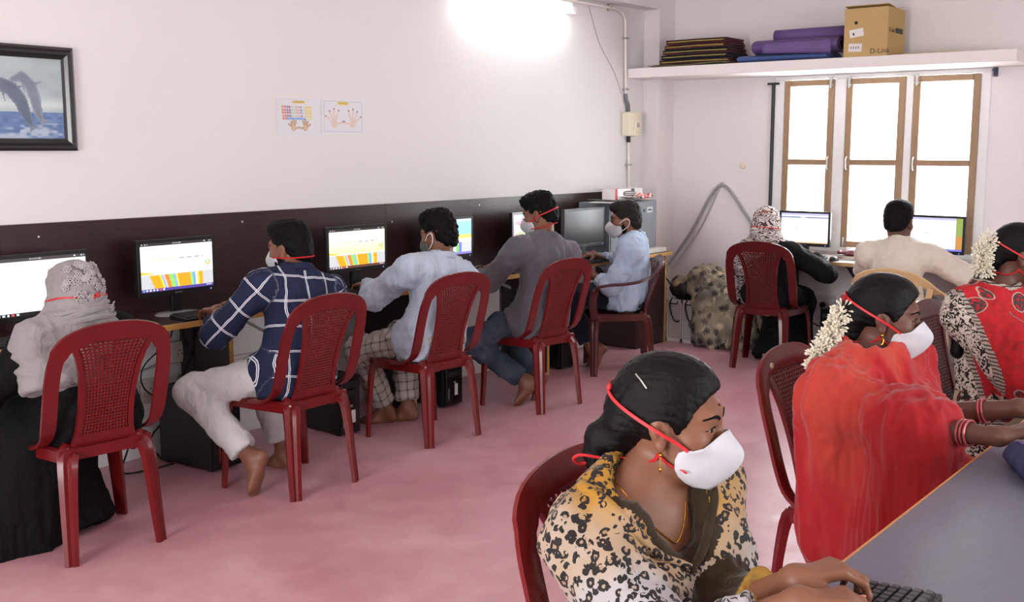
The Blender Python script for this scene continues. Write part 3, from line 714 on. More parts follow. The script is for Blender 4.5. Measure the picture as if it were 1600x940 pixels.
def tower(label, x, y, yaw, wd=.18, dp=.40, hg=.37, accent='b02a20', sticker=False):
    t = thing('computer_tower', label, 'computer tower', (x, y, 0), yaw, 'computer towers'); m = M('black_case_metal', '141416', .45, .2)
    MB().bb((-wd / 2, -dp / 2 + .02, .012), (wd / 2, dp / 2, hg)).build('case', m, t, bevel=.004)
    fp = MB().bb((-wd / 2, -dp / 2 - .005, .012), (wd / 2, -dp / 2 + .019, hg)).build('front_panel', M('glossy_black_front', '0e0e10', .25, .1), t, bevel=.008)
    for k in range(2): MB().bb((-wd / 2 + .018, -dp / 2 - .009, hg - .065 - k * .05), (wd / 2 - .018, -dp / 2 - .004, hg - .03 - k * .05)).build('drive_bay', m, t, bevel=.002)
    MB().lathe([(.001, 0), (.009, 0), (.008, .004), (.001, .004)], 12, (0, -dp / 2 - .009, hg * .5), 'y').build('power_button', m_chrome, t)
    MB().bb((-.06, -dp / 2 - .008, .05), (-.05, -dp / 2 - .004, hg * .4)).build('accent_strip', M('strip_' + accent, accent, .4), t)
    if sticker: MB().bb((.0, -dp / 2 - .0065, .07), (.028, -dp / 2 - .0048, .14)).build('sticker', M('white_sticker', 'd8d8d8', .5), t)
    for sx in (-1, 1):
        for sy in (-1, 1): MB().box((sx * wd * .36, sy * dp * .38, .006), (.03, .03, .012)).build('foot', m_blk, t)
    return t
tower('black tower under the desk by the knee of the man in navy', 3.21, 4.47, 4, .17, .40, .385, '7a2018')
tower('black tower with silver dots behind the chair of the man in navy', 4.055, 4.47, -3, .13, .40, .33, '8a8a8e', True)
tower('black tower with white sticker behind the chair of the man in pale blue', 4.90, 4.47, 0, .15, .40, .30, '6a6a6e', True)
tower('black tower in the dark below the off monitor', 6.28, 4.56, 0, .17, .34, .36, '303034')
tw = tower('dark tower with a red heart sticker below the window desk', 7.89, 3.02, -90, .18, .42, .38, '303034')
mb = MB(); hp = [(0, -.014)] + [(.014 * math.sin(a) ** 3 * 1.05, .0011 * (13 * math.cos(a) - 5 * math.cos(2 * a) - 2 * math.cos(3 * a) - math.cos(4 * a))) for a in np.linspace(.1, 2 * math.pi - .1, 22)]
mb.add([(p[0], -.2165, .32 + p[1]) for p in hp[1:]] + [(p[0], -.213, .32 + p[1]) for p in hp[1:]], [list(range(22))[::-1]] + [[i, (i + 1) % 22, 22 + (i + 1) % 22, 22 + i] for i in range(22)]); o = mb.build('heart_sticker', M('red_sticker', 'd02a2a', .4), tw); o.location = (.03, 0, 0)

# ---------------------------------------------------------------- sockets and cables under the desks
m_sock = M('white_socket_plastic', 'd9d4d0', .4, .04)
def socket_board(label, loc, yaw, wd, hg, nsock, plugs):
    t = thing('socket_board', label, 'socket board', loc, yaw); MB().bb((-wd / 2, -.035, -hg / 2), (wd / 2, 0, hg / 2)).build('back_box', m_sock, t, bevel=.005)
    for k in range(nsock):
        x = -wd / 2 + wd * (k + .5) / nsock; s_ = MB().bb((x - wd * .42 / nsock, -.04, -hg * .36), (x + wd * .42 / nsock, -.035, hg * .36)).build('socket', m_sock, t, bevel=.002)
        if k in plugs:
            MB().lathe([(.004, 0), (.022, .002), (.024, .02), (.014, .036), (.008, .05)], 14, (x, -.09, -.01), 'y').build('plug', m_blk, t, smooth=True)
        else:
            for dx, dz in ((0, .012), (-.012, -.008), (.012, -.008)): MB().lathe([(.001, 0), (.0035, 0), (.0035, .002), (.001, .002)], 8, (x + dx, -.042, dz - .002), 'y').build('hole', m_blk, s_)
    return t
socket_board('long white socket board low on the wall behind the chair of the woman in grey', (3.13, Y1, .345), 0, .34, .11, 3, (0, 2))
socket_board('square white socket above the long socket board', (3.31, Y1, .515), 0, .12, .11, 1, ())
socket_board('white socket board with two plugs under the window desk', (X1, 3.33, .365), -90, .30, .10, 2, (0, 1))
def cable(label, pts, r=.004, mat=None, n=26, name='cable'):
    return tag(MB().tube(spl(pts, n), r, 6).build(name, mat or m_cable, smooth=True), label, 'cable', None)
m_gc = M('grey_cable', '9a9a98', .5)
cable('black cable looping from the desk down to the wall socket left of the tower', [(3.22, 4.66, .71), (3.2, 4.68, .6), (3.06, 4.7, .48), (3.08, 4.72, .36), (3.22, 4.70, .27), (3.3, 4.66, .3)])
cable('thick black cable hanging straight from the desk near the square socket', [(3.30, 4.62, .71), (3.33, 4.66, .56), (3.29, 4.69, .43), (3.25, 4.70, .33)], .007)
cable('black cable crossing behind the square socket', [(3.27, 4.66, .71), (3.30, 4.7, .6), (3.38, 4.72, .47), (3.40, 4.73, .36)], .004)
cable('black plug lead running from the long socket board to the floor', [(3.24, 4.70, .33), (3.22, 4.69, .24), (3.06, 4.66, .13), (3.08, 4.62, .03), (3.12, 4.60, .008), (3.14, 4.68, .012)], .005)
cable('black plug lead dropping behind the chair of the woman in grey', [(3.02, 4.70, .33), (3.0, 4.68, .22), (2.92, 4.66, .08), (2.86, 4.6, .008), (2.98, 4.55, .008), (3.1, 4.54, .01)], .005)
cable('grey cable sagging along the wall under the desk behind the man in navy', [(2.7, 4.76, .55), (2.95, 4.77, .47), (3.15, 4.77, .46), (3.5, 4.77, .6), (3.8, 4.76, .66)], .004, m_gc)
cable('pair of black cables under the monitor of the man in pale blue', [(4.26, 4.62, .71), (4.24, 4.66, .55), (4.2, 4.68, .4), (4.18, 4.68, .25)], .005)
cable('black cable hanging beside the cable pair near checked trousers', [(4.33, 4.64, .71), (4.34, 4.68, .56), (4.31, 4.7, .42), (4.26, 4.72, .3)], .004)
cable('grey cable sagging low on the wall behind the pale blue shirt man', [(3.75, 4.77, .62), (4.0, 4.77, .5), (4.3, 4.77, .52), (4.62, 4.77, .62)], .005, m_gc)
cable('grey bundle drooping under the desk behind the man in grey shirt', [(4.7, 4.75, .58), (5.0, 4.72, .48), (5.3, 4.7, .5), (5.55, 4.66, .6), (5.7, 4.62, .7)], .010, m_gc)
cable('thin grey cable along the wall base behind the jeans', [(4.7, 4.77, .52), (5.0, 4.75, .41), (5.3, 4.74, .43), (5.6, 4.7, .56)], .005, m_gc)
cable('grey cable drooping between the grey shirt man and the armchair', [(5.9, 4.7, .62), (6.1, 4.68, .54), (6.25, 4.66, .47), (6.4, 4.68, .46)], .012, m_gc)
cable('black cable hanging at the far left under the desk', [(2.12, 4.6, .71), (2.16, 4.66, .55), (2.2, 4.7, .42), (2.26, 4.72, .3)], .006)
cable('black cable crossing the other at the far left under the desk', [(2.24, 4.62, .71), (2.2, 4.66, .58), (2.17, 4.68, .44), (2.14, 4.7, .3)], .005)
cable('thick grey cable bundle hung over a nail on the pink wall', [(8.0, 4.63, .55), (8.1, 4.56, .68), (8.13, 4.42, .9), (8.13, 4.28, 1.15), (8.13, 4.2, 1.245), (8.13, 4.15, 1.25), (8.13, 4.08, 1.19), (8.13, 3.95, 1.02), (8.13, 3.84, .88), (8.12, 3.72, .77)], .013, m_gc, 40)
cable('thinner grey cable beside the bundle on the pink wall', [(8.0, 4.60, .53), (8.11, 4.52, .66), (8.14, 4.36, .9), (8.14, 4.25, 1.12), (8.14, 4.19, 1.24), (8.14, 4.13, 1.235), (8.14, 4.04, 1.13), (8.14, 3.93, .98), (8.14, 3.8, .83)], .008, M('pale_grey_cable', 'b4b2ae', .5), 40)
tag(MB().lathe([(.001, 0), (.006, 0), (.006, .03), (.009, .031), (.009, .034), (.001, .034)], 10, (8.116, 4.172, 1.27), 'x').build('wall_nail', m_chrome, smooth=True), 'steel nail on the pink wall that holds up the cable bundle', 'nail')
cable('black lead hanging at the right end of the long desk', [(7.68, 4.66, .70), (7.74, 4.6, .62), (7.82, 4.5, .5), (7.86, 4.46, .42)], .006)
cable('red lead hanging at the right end of the long desk', [(7.67, 4.68, .71), (7.70, 4.67, .6), (7.76, 4.62, .52), (7.83, 4.56, .45), (7.88, 4.52, .40)], .004, M('red_cable', '9a4038', .5))
cable('black lead sagging from the socket under the window desk to the tower', [(8.06, 3.41, .35), (8.05, 3.38, .25), (8.06, 3.25, .18), (8.06, 3.12, .17)], .005)
cable('second black lead from the socket under the window desk', [(8.06, 3.26, .35), (8.06, 3.25, .28), (8.06, 3.18, .25), (8.06, 3.1, .24)], .005)
cable('black lead running up from the laptop bags at the right end of the window desk', [(7.72, 2.2, .75), (7.66, 2.06, .74), (7.6, 1.96, .7), (7.6, 1.98, .55), (7.7, 2.0, .4)], .008)
tag(MB().tube([(3.36, 4.765, .43), (4.64, 4.765, .43)], .011, 8).build('floor_conduit', m_pvc, smooth=True), 'white conduit along the wall under the desk near the navy shirt man', 'conduit')

# ---------------------------------------------------------------- grey cabinet and what lies on it
tag(MB().bb((6.90, 4.40, DZ), (7.65, 4.77, DZ + .035)).build('stone_slab', M('white_stone', 'd8d4cc', .5, .08), bevel=.004), 'white slab under the grey metal cabinet at the desk end', 'slab')
cz = DZ + .035
cb = thing('metal_cabinet', 'grey metal cabinet with two locks standing at the right end of the long desk', 'cabinet', (7.25, 4.6, cz)); m_cab = M('grey_enamel', '7f858c', .45, .05)
MB().bb((-.335, -.13, 0), (.35, .15, .375)).build('body', m_cab, cb, bevel=.004)
MB().bb((-.32, -.137, .015), (.335, -.13, .36)).build('door', m_cab, cb, bevel=.003)
for z in (.30, .09): MB().lathe([(.001, 0), (.011, 0), (.009, .006), (.001, .006)], 12, (.15, -.143, z), 'y').build('lock', M('dark_lock', '43464c', .4), cb)
lb = MB().bb((.19, -.1395, .28), (.275, -.137, .325)).build('name_plate', M('pale_plate', 'c9ccd0', .4), cb); MB().bb((.205, -.1402, .298), (.26, -.1395, .308)).build('plate_print', m_blk, lb)
zt = cz + .375
for k, (x, y, r, sx, sy) in enumerate(((7.02, 4.56, 12, .3, .21), (7.10, 4.6, -8, .3, .21), (7.3, 4.58, 5, .3, .22))):
    mb = MB(); mb.grid(lambda u, v: ((u - .5) * sx, (v - .5) * sy, .003 + .012 * (1 - u) ** 2 * k + .004 * math.sin(u * 6 + k)), 10, 6); o = mb.build('paper_sheet', M('white_paper', 'e2ded8', .6, .03), solid=.0012); o.location = (x - (.06 if k < 2 else 0), y - .06, zt + .003 + k * .004); o.rotation_euler = (0, 0, R(r))
    tag(o, ('curled white sheet hanging over the left edge of the grey cabinet', 'white sheet lying across the cabinet top', 'white sheet under the toner carton')[k], 'paper')
bx = thing('toner_carton', 'white carton with red end and black printed cartridge on the grey cabinet', 'carton', (7.30, 4.60, zt + .016)); m_ctn = M('white_carton', 'e6e2e2', .45, .03)
MB().bb((-.2, -.06, 0), (.2, .06, .082)).build('box', m_ctn, bx, bevel=.002)
MB().bb((-.1995, -.0608, .0), (-.168, -.0, .0825)).build('red_end', M('red_print', 'c83a3c', .45), bx)
mb = MB().tube(spl([(.08, -.0612, .058), (-.05, -.0612, .058), (-.078, -.0612, .048), (-.078, -.0612, .038), (-.05, -.0612, .03), (.08, -.0612, .03)], 20), .004, 6); mb.bb((-.07, -.062, .04), (.1, -.0605, .047)); mb.build('cartridge_print', m_blk, bx)
MB().bb((.03, -.0615, .064), (.075, -.0605, .08)).build('black_print', m_blk, bx); MB().bb((.1, -.0615, .01), (.13, -.0605, .03)).build('small_print', m_blk, bx)
mb = MB(); mb.grid(lambda u, v: ((u - .5) * .2, (v - .5) * .1, .012 + .02 * math.sin(u * 9) * math.sin(v * 7) + .012 * math.sin(u * 23 + v * 11)), 20, 10)
n = N('red_white_wrapper'); v_ = n.vor(60); n.base(n.ramp(v_.outputs[0], [(.35, lin('d8453f')), (.5, lin('f0e4e0'))], 'CONSTANT'), .3)
o = mb.build('plastic_packet', n.m, smooth=True, solid=.002); o.location = (7.42, 4.50, zt + .022); tag(o, 'crumpled red and white plastic packet on the cabinet edge', 'packet')

# ---------------------------------------------------------------- crates and covered heap in the corner
m_crate = M('white_crate_plastic', 'd2cec8', .45, .05); m_cin = M('crate_inner', 'a8a49e', .6, .1)
for k, (y, lab) in enumerate(((4.345, 'white ventilated crate next to the desk end'), (4.205, 'white ventilated crate beside the flowered cloth'))):
    t = thing('storage_crate', lab, 'crate', (7.86, y, 0), 0, 'white crates in the corner'); wd, hg = .132, .345
    MB().bb((-.155, -wd / 2 + .005, .01), (.15, wd / 2 - .005, hg - .01)).build('body', m_cin, t, bevel=.004)
    mb = MB(); mb.bb((-.166, -wd / 2, hg - .03), (-.15, wd / 2, hg)); mb.bb((-.166, -wd / 2, 0), (-.15, wd / 2, .03)); mb.bb((-.166, -wd / 2, 0), (-.15, -wd / 2 + .01, hg)); mb.bb((-.166, wd / 2 - .01, 0), (-.15, wd / 2, hg)); mb.build('rim', m_crate, t, bevel=.002)
    for j in range(1, 8): MB().bb((-.161, -wd / 2 + .01 + (wd - .02) * j / 8 - .002, .03), (-.152, -wd / 2 + .01 + (wd - .02) * j / 8 + .002, hg - .03)).build('bar', m_crate, t)
    for j in range(1, 14): MB().bb((-.160, -wd / 2 + .01, .03 + (hg - .06) * j / 14 - .0016), (-.153, wd / 2 - .01, .03 + (hg - .06) * j / 14 + .0016)).build('bar', m_crate, t)
    MB().tube(spl([(-.16, -.03, hg - .005), (-.175, -.03, hg - .03), (-.175, .03, hg - .03), (-.16, .03, hg - .005)], 14), .005).build('handle', m_blk, t, smooth=True)
    cable(('black strap looped over the crate by the desk', 'black strap looped over the crate by the cloth')[k], [(7.70, y + .02, .36), (7.68, y + .03, .3), (7.675, y + .0, .2), (7.675, y - .035, .17), (7.675, y - .06, .18)], .006, None, 20, 'strap_loop')
def blob(name, label, cat, prims, vox, mat, disp=None, base=None, subs=(), it=1):
    base = base if base is not None else (np.min([p.lo for p in prims], 0) + np.max([p.hi for p in prims], 0)) / 2
    base = np.array((base[0], base[1], np.min([p.lo for p in prims], 0)[2])); o = sdf_obj(name, prims, vox, mat, None, base, subs, disp, it); o.location = base
    return tag(o, label, cat)
blob('black_bag', 'black bag lying on the white crates in the corner', 'bag', [Ell((7.86, 4.30, .405), (.14, .14, .07)), Cone((7.8, 4.38, .42), (7.86, 4.22, .40), .05, .06)], .014, M('black_bag_cloth', '1c1a1c', .6, .3), folds(.012, (16, 16, 16), 3))
def floral():
    n = N('flowered_camouflage_cloth'); c = n.coord(); v = n.vor(15, c, rnd=.8); d = v.outputs[0]
    sx = n.t.nodes.new('ShaderNodeSeparateXYZ'); vm = n.t.nodes.new('ShaderNodeVectorMath'); vm.operation = 'SUBTRACT'
    n.link(c, vm.inputs[0]); n.link(v.outputs[2], vm.inputs[1]); n.link(vm.outputs[0], sx.inputs[0])
    an = n.math('ARCTAN2', sx.outputs[2], sx.outputs[1]); pet = n.math('ABSOLUTE', n.math('SINE', n.math('MULTIPLY', an, 5.0)))
    r = n.math('SUBTRACT', n.math('MULTIPLY_ADD', pet, .42, .10), d)
    fl = n.ramp(r, [(.0, (0, 0, 0)), (.03, (1, 1, 1))])
    sepc = n.t.nodes.new('ShaderNodeSeparateColor'); n.link(v.outputs[1], sepc.inputs[0])
    pc = n.ramp(sepc.outputs[0], [(.3, lin('26262e')), (.55, lin('3a3a40')), (.7, lin('c2b294'))], 'CONSTANT')
    bgc = n.mix(n.ramp(n.noise(5, c, 4), [(.42, (0, 0, 0)), (.58, (1, 1, 1))]), lin('6c675c'), lin('968c78'))
    n.base(n.mix(fl, bgc, pc), .85, .2); return n.m
blob('flowered_cloth', 'grey brown flowered cloth draped over a heap beside the crates', 'cloth',
     [Cone((7.85, 4.10, .46), (7.80, 3.86, .36), .12, .12, k=.08), Cone((7.72, 4.06, .34), (7.66, 4.03, .03), .10, .10, (1, 0, 0), .6, False, True, .08), Cone((7.74, 3.92, .3), (7.66, 3.86, .02), .11, .12, (1, 0, 0), .6, False, True, .08), Cone((7.86, 3.76, .32), (7.82, 3.72, .03), .1, .13, k=.08, fb=True),
      Cone((7.84, 4.36, .46), (7.8, 4.14, .42), .05, .07, k=.06), Ell((7.84, 4.14, .53), (.1, .09, .06), k=.06)], .012, floral(), folds(.034, (14, 14, 4), 5, .012, 18))

# ---------------------------------------------------------------- window desk
m_ply = wood('pale_desk_edge', 'a98a5c', 'c9ab7c', (1, .15, 1), 40); m_top = M('grey_laminate_top', '9a8f88', .35, .1)
wd_ = thing('window_desk', 'narrow wall desk under the window with pale wooden edge', 'desk', (7.85, 2.8, 0)); B2 = (7.85, 2.8, 0)
P_(MB().bb((7.56, 2.0, WZ - .022), (8.148, 3.62, WZ)), 'desktop', m_top, wd_, B2); P_(MB().bb((7.55, 2.0, WZ - .025), (7.56, 3.62, WZ + .001)), 'edge_band', m_ply, wd_, B2); P_(MB().bb((7.55, 1.99, WZ - .025), (8.148, 2.0, WZ + .001)), 'edge_band', m_ply, wd_, B2)
for y in (3.5, 2.93, 2.06):
    mb = MB(); mb.bb((7.7, y - .018, WZ - .05), (8.145, y + .018, WZ - .024)); mb.add([(7.72, y - .015, WZ - .05), (8.145, y - .015, WZ - .05), (8.145, y - .015, WZ - .3), (8.11, y - .015, WZ - .3), (7.72, y + .015, WZ - .05), (8.145, y + .015, WZ - .05), (8.145, y + .015, WZ - .3), (8.11, y + .015, WZ - .3)], [[0, 1, 2, 3], [7, 6, 5, 4], [0, 4, 5, 1], [1, 5, 6, 2], [2, 6, 7, 3], [3, 7, 4, 0]])
    P_(mb, 'bracket', M('dark_bracket', '3c3c40', .5), wd_, B2)
P_(MB().bb((7.75, 1.99, .0), (8.13, 2.012, WZ - .025)), 'side_panel', m_ply, wd_, B2)
for k, (x, y, r, lab) in enumerate(((7.70, 2.86, 12, 'white printed sheet at the edge of the window desk'), (7.74, 2.74, -6, 'white sheet by the sleeve of the man in cream'))):
    o = MB().box((0, 0, .001 + .0015 * k), (.21, .297, .0015)).build('paper_sheet', M('desk_paper', 'dedce0', .6, .1, 200)); o.location = (x, y, WZ); o.rotation_euler = (0, 0, R(r)); tag(o, lab, 'paper')
for k, (dz, r, col, lab) in enumerate(((.004, 10, '5c2a32', 'maroon notebook at the bottom of the small pile on the window desk'), (.018, -14, 'b0a09c', 'pale notebook in the middle of the small pile on the window desk'), (.032, 22, '6a3238', 'maroon purse on top of the small pile on the window desk'))):
    t = thing('notebook' if k < 2 else 'purse', lab, 'notebook' if k < 2 else 'purse', (7.80, 2.95 - .01 * k, WZ + dz), r)
    if k < 2: MB().bb((-.075, -.1, .0), (.075, .1, .012)).build('pages', M('page_edges', 'd8d0c4', .7), t); MB().bb((-.078, -.103, .0121), (.078, .103, .0135)).build('cover', M('cover_' + col, col, .5), t, bevel=.001)
    else:
        sdf_obj('pouch', [Ell((0, 0, .022), (.075, .11, .021))], .007, M('maroon_leather', col, .35, .3), t, (0, 0, 0), disp=folds(.006, (30, 30, 10), 2)); MB().tube(spl([(-.07, -.06, .03), (-.05, 0, .043), (-.06, .07, .03)], 12), .003).build('zip', m_chrome, t, smooth=True)

# ---------------------------------------------------------------- shelf: folded mats, rolled mats, carton
def stripes(name, cols, sc=90):
    n = N(name); c = n.coord(); s_ = n.t.nodes.new('ShaderNodeSeparateXYZ'); n.link(c, s_.inputs[0])
    f = n.math('FRACT', n.math('MULTIPLY_ADD', s_.outputs[2], sc, n.math('MULTIPLY', n.noise(6), .25)))
    n.base(n.ramp(f, [(i / len(cols), lin(q)) for i, q in enumerate(cols)], 'CONSTANT'), .8, .2); n.bump(n.noise(120), .3, .004); return n.m
SZ = 2.185
cols = [['27242c', '2b2830', '6a3430', '2b2830'], ['24222c', '2a2832', '7a3832', '27242e'], ['22222c', '262630', '2a2832'], ['7a3a34', '5a2c2a', '2a2630'], ['26242c', '7a3630', '2c2a34', '26242c']]
hz = SZ + .016
for k in range(5):
    h = .037; t = thing('folded_mat', ('lowest of the five dark red edged folded mats on the shelf', 'second from the bottom of the folded mats on the shelf', 'middle one of the folded dark mats on the shelf', 'second from the top of the folded mats on the shelf', 'topmost folded dark mat with yellow edge on the shelf')[k], 'mat', (7.83, 4.2, hz), random.uniform(-3, 3), 'folded mats on the shelf')
    m = stripes('woven_mat_%s' % 'abcde'[k], cols[(k * 2) % 5], 55)
    for j in range(2):
        z0 = h * j / 2; mb = MB(); path = [(-.14, -.30 + .02 * k, z0 + h / 4), (-.14, .30 - .012 * k, z0 + h / 4)]
        mb.sweep([(-.0, -.31 + .012 * k, z0 + h / 4), (0, 0, z0 + h / 4 + .002), (0, .31 - .014 * k, z0 + h / 4)], [(-.15, -h / 4 * .8), (-.156, 0), (-.15, h / 4 * .85), (.15, h / 4 * .85), (.156, 0), (.15, -h / 4 * .8)]); mb.build('fold', m, t, smooth=True)
    MB().tube([(-.155, -.29 + .012 * k, h * .5), (-.158, 0, h * .5 + .003), (-.157, .29 - .014 * k, h * .5)], .0035, 6).build('binding', M('yellow_binding', ('a8a048', '8a3c34', '6a3a32', '8a3c34', 'b4ac54')[k], .7), t, smooth=True)
    hz += h + .001
for k, (y, ln, lab) in enumerate(((4.42, .36, 'thin flat woven mat sticking out at the left end of the shelf'), (4.22, .66, 'thin flat woven mat under the folded pile'))):
    mb = MB(); mb.grid(lambda u, v: (-.17 + .34 * v, (u - .5) * ln, .004 + .004 * math.sin(u * 8 + v * 3)), 16, 6); o = mb.build('flat_mat', stripes('straw_mat_' + 'ab'[k], ['8a8060', '5c5a50', 'a89c70'], 200), solid=.003, smooth=True); o.location = (7.80, y, SZ + .002 + .007 * k); o.rotation_euler = (0, 0, R((4, -2)[k])); tag(o, lab, 'mat')
m_pur = M('purple_foam_mat', '624c80', .6, .15, 12); m_blu = M('blue_foam_mat', '4a6096', .6, .15, 12)
t = thing('rolled_mat', 'blue flattened mat at the bottom between folded mats and carton', 'mat', (7.82, 3.5, SZ), 0)
mb = MB(); mb.sweep([(0, -.36, .03), (0, 0, .031), (0, .34, .03)], [(.15 * math.cos(a), .03 * math.sin(a)) for a in np.linspace(0, 2 * math.pi, 22)[:-1]]); mb.build('foam', m_blu, t, smooth=True)
t = thing('rolled_mat', 'purple mat loosely folded with its flap hanging over the blue mat', 'mat', (7.83, 3.40, SZ + .061), 0)
sp = [((.045 + .062 * a / 12) * 1.5 * math.cos(a), .055 + (.03 + .03 * a / 12) * math.sin(a)) for a in np.linspace(0, 11.5, 60)]
V = []; nn = len(sp)
for y in (-.33, -.1, .1, .33): V += [(p[0], y, p[1]) for p in sp]
mb = MB().add(V, [[j * nn + i, j * nn + i + 1, (j + 1) * nn + i + 1, (j + 1) * nn + i] for j in range(3) for i in range(nn - 1)]); mb.build('foam', m_pur, t, smooth=True, solid=.007)
mb = MB(); mb.grid(lambda u, v: (-.17 - .01 * math.sin(v * 3), -.3 + .52 * u, .08 - .1 * v + .02 * u * v), 14, 6); mb.build('flap', m_pur, t, smooth=True, solid=.006)
t = thing('rolled_mat', 'purple rolled mat on top with its open end next to the carton', 'mat', (7.87, 3.34, SZ + .155), 0)
sp = [((.012 + .034 * a / 16) * math.cos(a), .046 + (.012 + .034 * a / 16) * math.sin(a)) for a in np.linspace(0, 17, 80)]; V = []; nn = len(sp)
for y in (-.30, -.1, .1, .28): V += [(p[0], y, p[1]) for p in sp]
MB().add(V, [[j * nn + i, j * nn + i + 1, (j + 1) * nn + i + 1, (j + 1) * nn + i] for j in range(3) for i in range(nn - 1)]).build('foam', m_pur, t, smooth=True, solid=.006)
n = N('brown_cardboard'); n.base(n.mix(n.noise(4), lin('b99a66'), lin('c8aa76')), .8, .2); m_card = n.m
t = thing('cardboard_carton', 'tall brown cardboard carton with white labels standing on the shelf', 'carton', (7.83, 2.855, SZ), 0)
MB().bb((-.17, -.155, 0), (.17, .155, .335)).build('box', m_card, t, bevel=.003)
mb = MB(); mb.box((-.1, 0, .344), (.14, .31, .004), ('Y', 6)); mb.box((.1, 0, .346), (.15, .31, .004), ('Y', -7)); mb.build('flap', m_card, t)
m_lab = M('white_label', 'e2dfdc', .5, .06, 120); m_ink = M('dark_ink', '3a3430', .6)
lf = MB().box((-.1712, .065, .165), (.0016, .10, .055), ('X', -8)).build('label', m_lab, t); MB().box((-.1722, .085, .158), (.0012, .012, .018), ('X', -8)).build('label_print', m_ink, lf)
lf = MB().box((-.1712, .07, .065), (.0016, .095, .055), ('X', 3)).build('label', m_lab, t)
for q in range(4): MB().box((-.1722, .10 - q * .018, .066), (.0012, .009, .016)).build('label_print', M('grey_ink', '8a8684', .6), lf)
MB().lathe([(.001, 0), (.012, 0), (.012, .002), (.001, .002)], 12, (-.1725, .07, .235), 'x').build('hand_hole', M('dark_hole', '2a2018', .8), t)
lettering('D-Link', .05, m_ink, t, (-.1705, -.035, .02), (R(90), 0, R(-90)))
lettering('D-Link', .042, m_ink, t, (-.15, -.1558, .165), (R(90), 0, 0)); MB().bb((-.02, -.1562, .165), (.13, -.1552, .2)).build('dark_print', m_ink, t)
o = MB().bb((-.12, -.2, 0), (.12, .2, .012)).build('yellow_folder', M('yellow_card', 'd6b458', .6)); o.location = (7.86, 2.42, SZ); tag(o, 'flat yellow folder on the shelf right of the carton', 'folder')

# ---------------------------------------------------------------- near table
nt = thing('near_table', 'grey laminate table with orange edge in the right foreground', 'table', (3.0, .1, 0)); B3 = (3.0, .1, 0)
P_(MB().bb((.9, -.6, .724), (5.3, .747, .75)), 'table_top', M('grey_violet_laminate', '646674', .38, .16, 70), nt, B3)
P_(MB().bb((.9, .747, .722), (5.3, .752, .751)), 'edge_band', wood('orange_edge_band', 'b5763c', 'cf9052', (.15, 1, 1), 40), nt, B3)
for x in (1.0, 2.4, 3.8, 5.2): P_(MB().bb((x - .012, -.55, 0), (x + .012, .45, .724)), 'side_panel', m_lam, nt, B3)
t = thing('pencil_pouch', 'dark blue cloth pouch on the near table at the right edge of the photo', 'pouch', (2.835, .60, .75), 30)
sdf_obj('pouch', [Cone((-.09, 0, .035), (.09, 0, .03), .036, .032)], .006, M('navy_cloth', '262a4c', .8), t, (0, 0, 0), disp=folds(.004, (40, 40, 20), 2))
MB().tube(spl([(-.09, 0, .075), (0, -.004, .071), (.09, 0, .064)], 12), .003).build('zip', M('violet_zip', '5a3f86', .5), t, smooth=True)
# ---------------------------------------------------------------- moulded plastic chairs
def plastic(name, c1, c2, rough=.24):
    n = N(name); f = n.noise(9, detail=5); n.base(n.mix(f, lin(c1), lin(c2)), rough, .38)
    n.bump(n.noise(60, detail=3), .05, .004); return n.m
m_maroon = plastic('maroon_plastic', '560f12', '721719'); m_maroon2 = plastic('worn_dark_maroon_plastic', '420c0e', '5e1416'); m_brown = plastic('brown_maroon_plastic', '421a1a', '5a2624'); m_cream = plastic('cream_plastic_chair', 'c9a878', 'd8ba8c')
def backy(z): return -.135 - .125 * max(0, (z - .42) / .45) ** 1.15
RIB = [(-.026, -.007), (-.026, .004), (-.012, .009), (.012, .009), (.026, .004), (.026, -.007)]
LEG = [(-.03, -.012), (-.03, .008), (-.012, .014), (0, .006), (.012, .014), (.03, .008), (.03, -.012)]
def chair_common(t, mat, seat_h=.43):
    def seat(u, v):
        w_ = .185 + .035 * v; x = (u - .5) * 2 * w_; y = -.155 + .375 * v; e = abs(u - .5) * 2
        return (x, y, seat_h - .018 * (1 - e ** 2) * math.sin(math.pi * min(1, v * .9 + .1)) - (.02 * max(0, v - .85) / .15))
    MB().grid(seat, 14, 12).build('seat', mat, t, smooth=True, solid=.012)
    outline = [(-.185, -.155), (.185, -.155), (.21, .05), (.222, .17), (.20, .22), (-.20, .22), (-.222, .17), (-.21, .05)]
    MB().sweep([(x, y, seat_h - .018) for x, y in outline], [(-.007, -.024), (-.007, .02), (.007, .02), (.007, -.024)], (0, 0, 1), closed=True).build('seat_rim', mat, t, smooth=True)
    for s in (-1, 1):
        p = spl([(s * .13, -.13, seat_h - .012), (s * .158, -.165, seat_h - .03), (s * .170, -.182, .3), (s * .178, -.195, .15), (s * .186, -.21, 0)], 12)
        MB().sweep(p, LEG, (s * .35, -1, 0), [1.4 - .55 * k / 11 for k in range(12)], Ns=[(s * .55, -1, 0)] * 12).build('leg', mat, t, smooth=True)
        p = spl([(s * .17, .19, seat_h - .012), (s * .205, .205, seat_h - .04), (s * .222, .21, .3), (s * .234, .21, .15), (s * .245, .212, 0)], 12)
        MB().sweep(p, LEG, scl=[1.25 - .45 * k / 11 for k in range(12)], Ns=[(s * 1, .55, 0)] * 12).build('leg', mat, t, smooth=True)
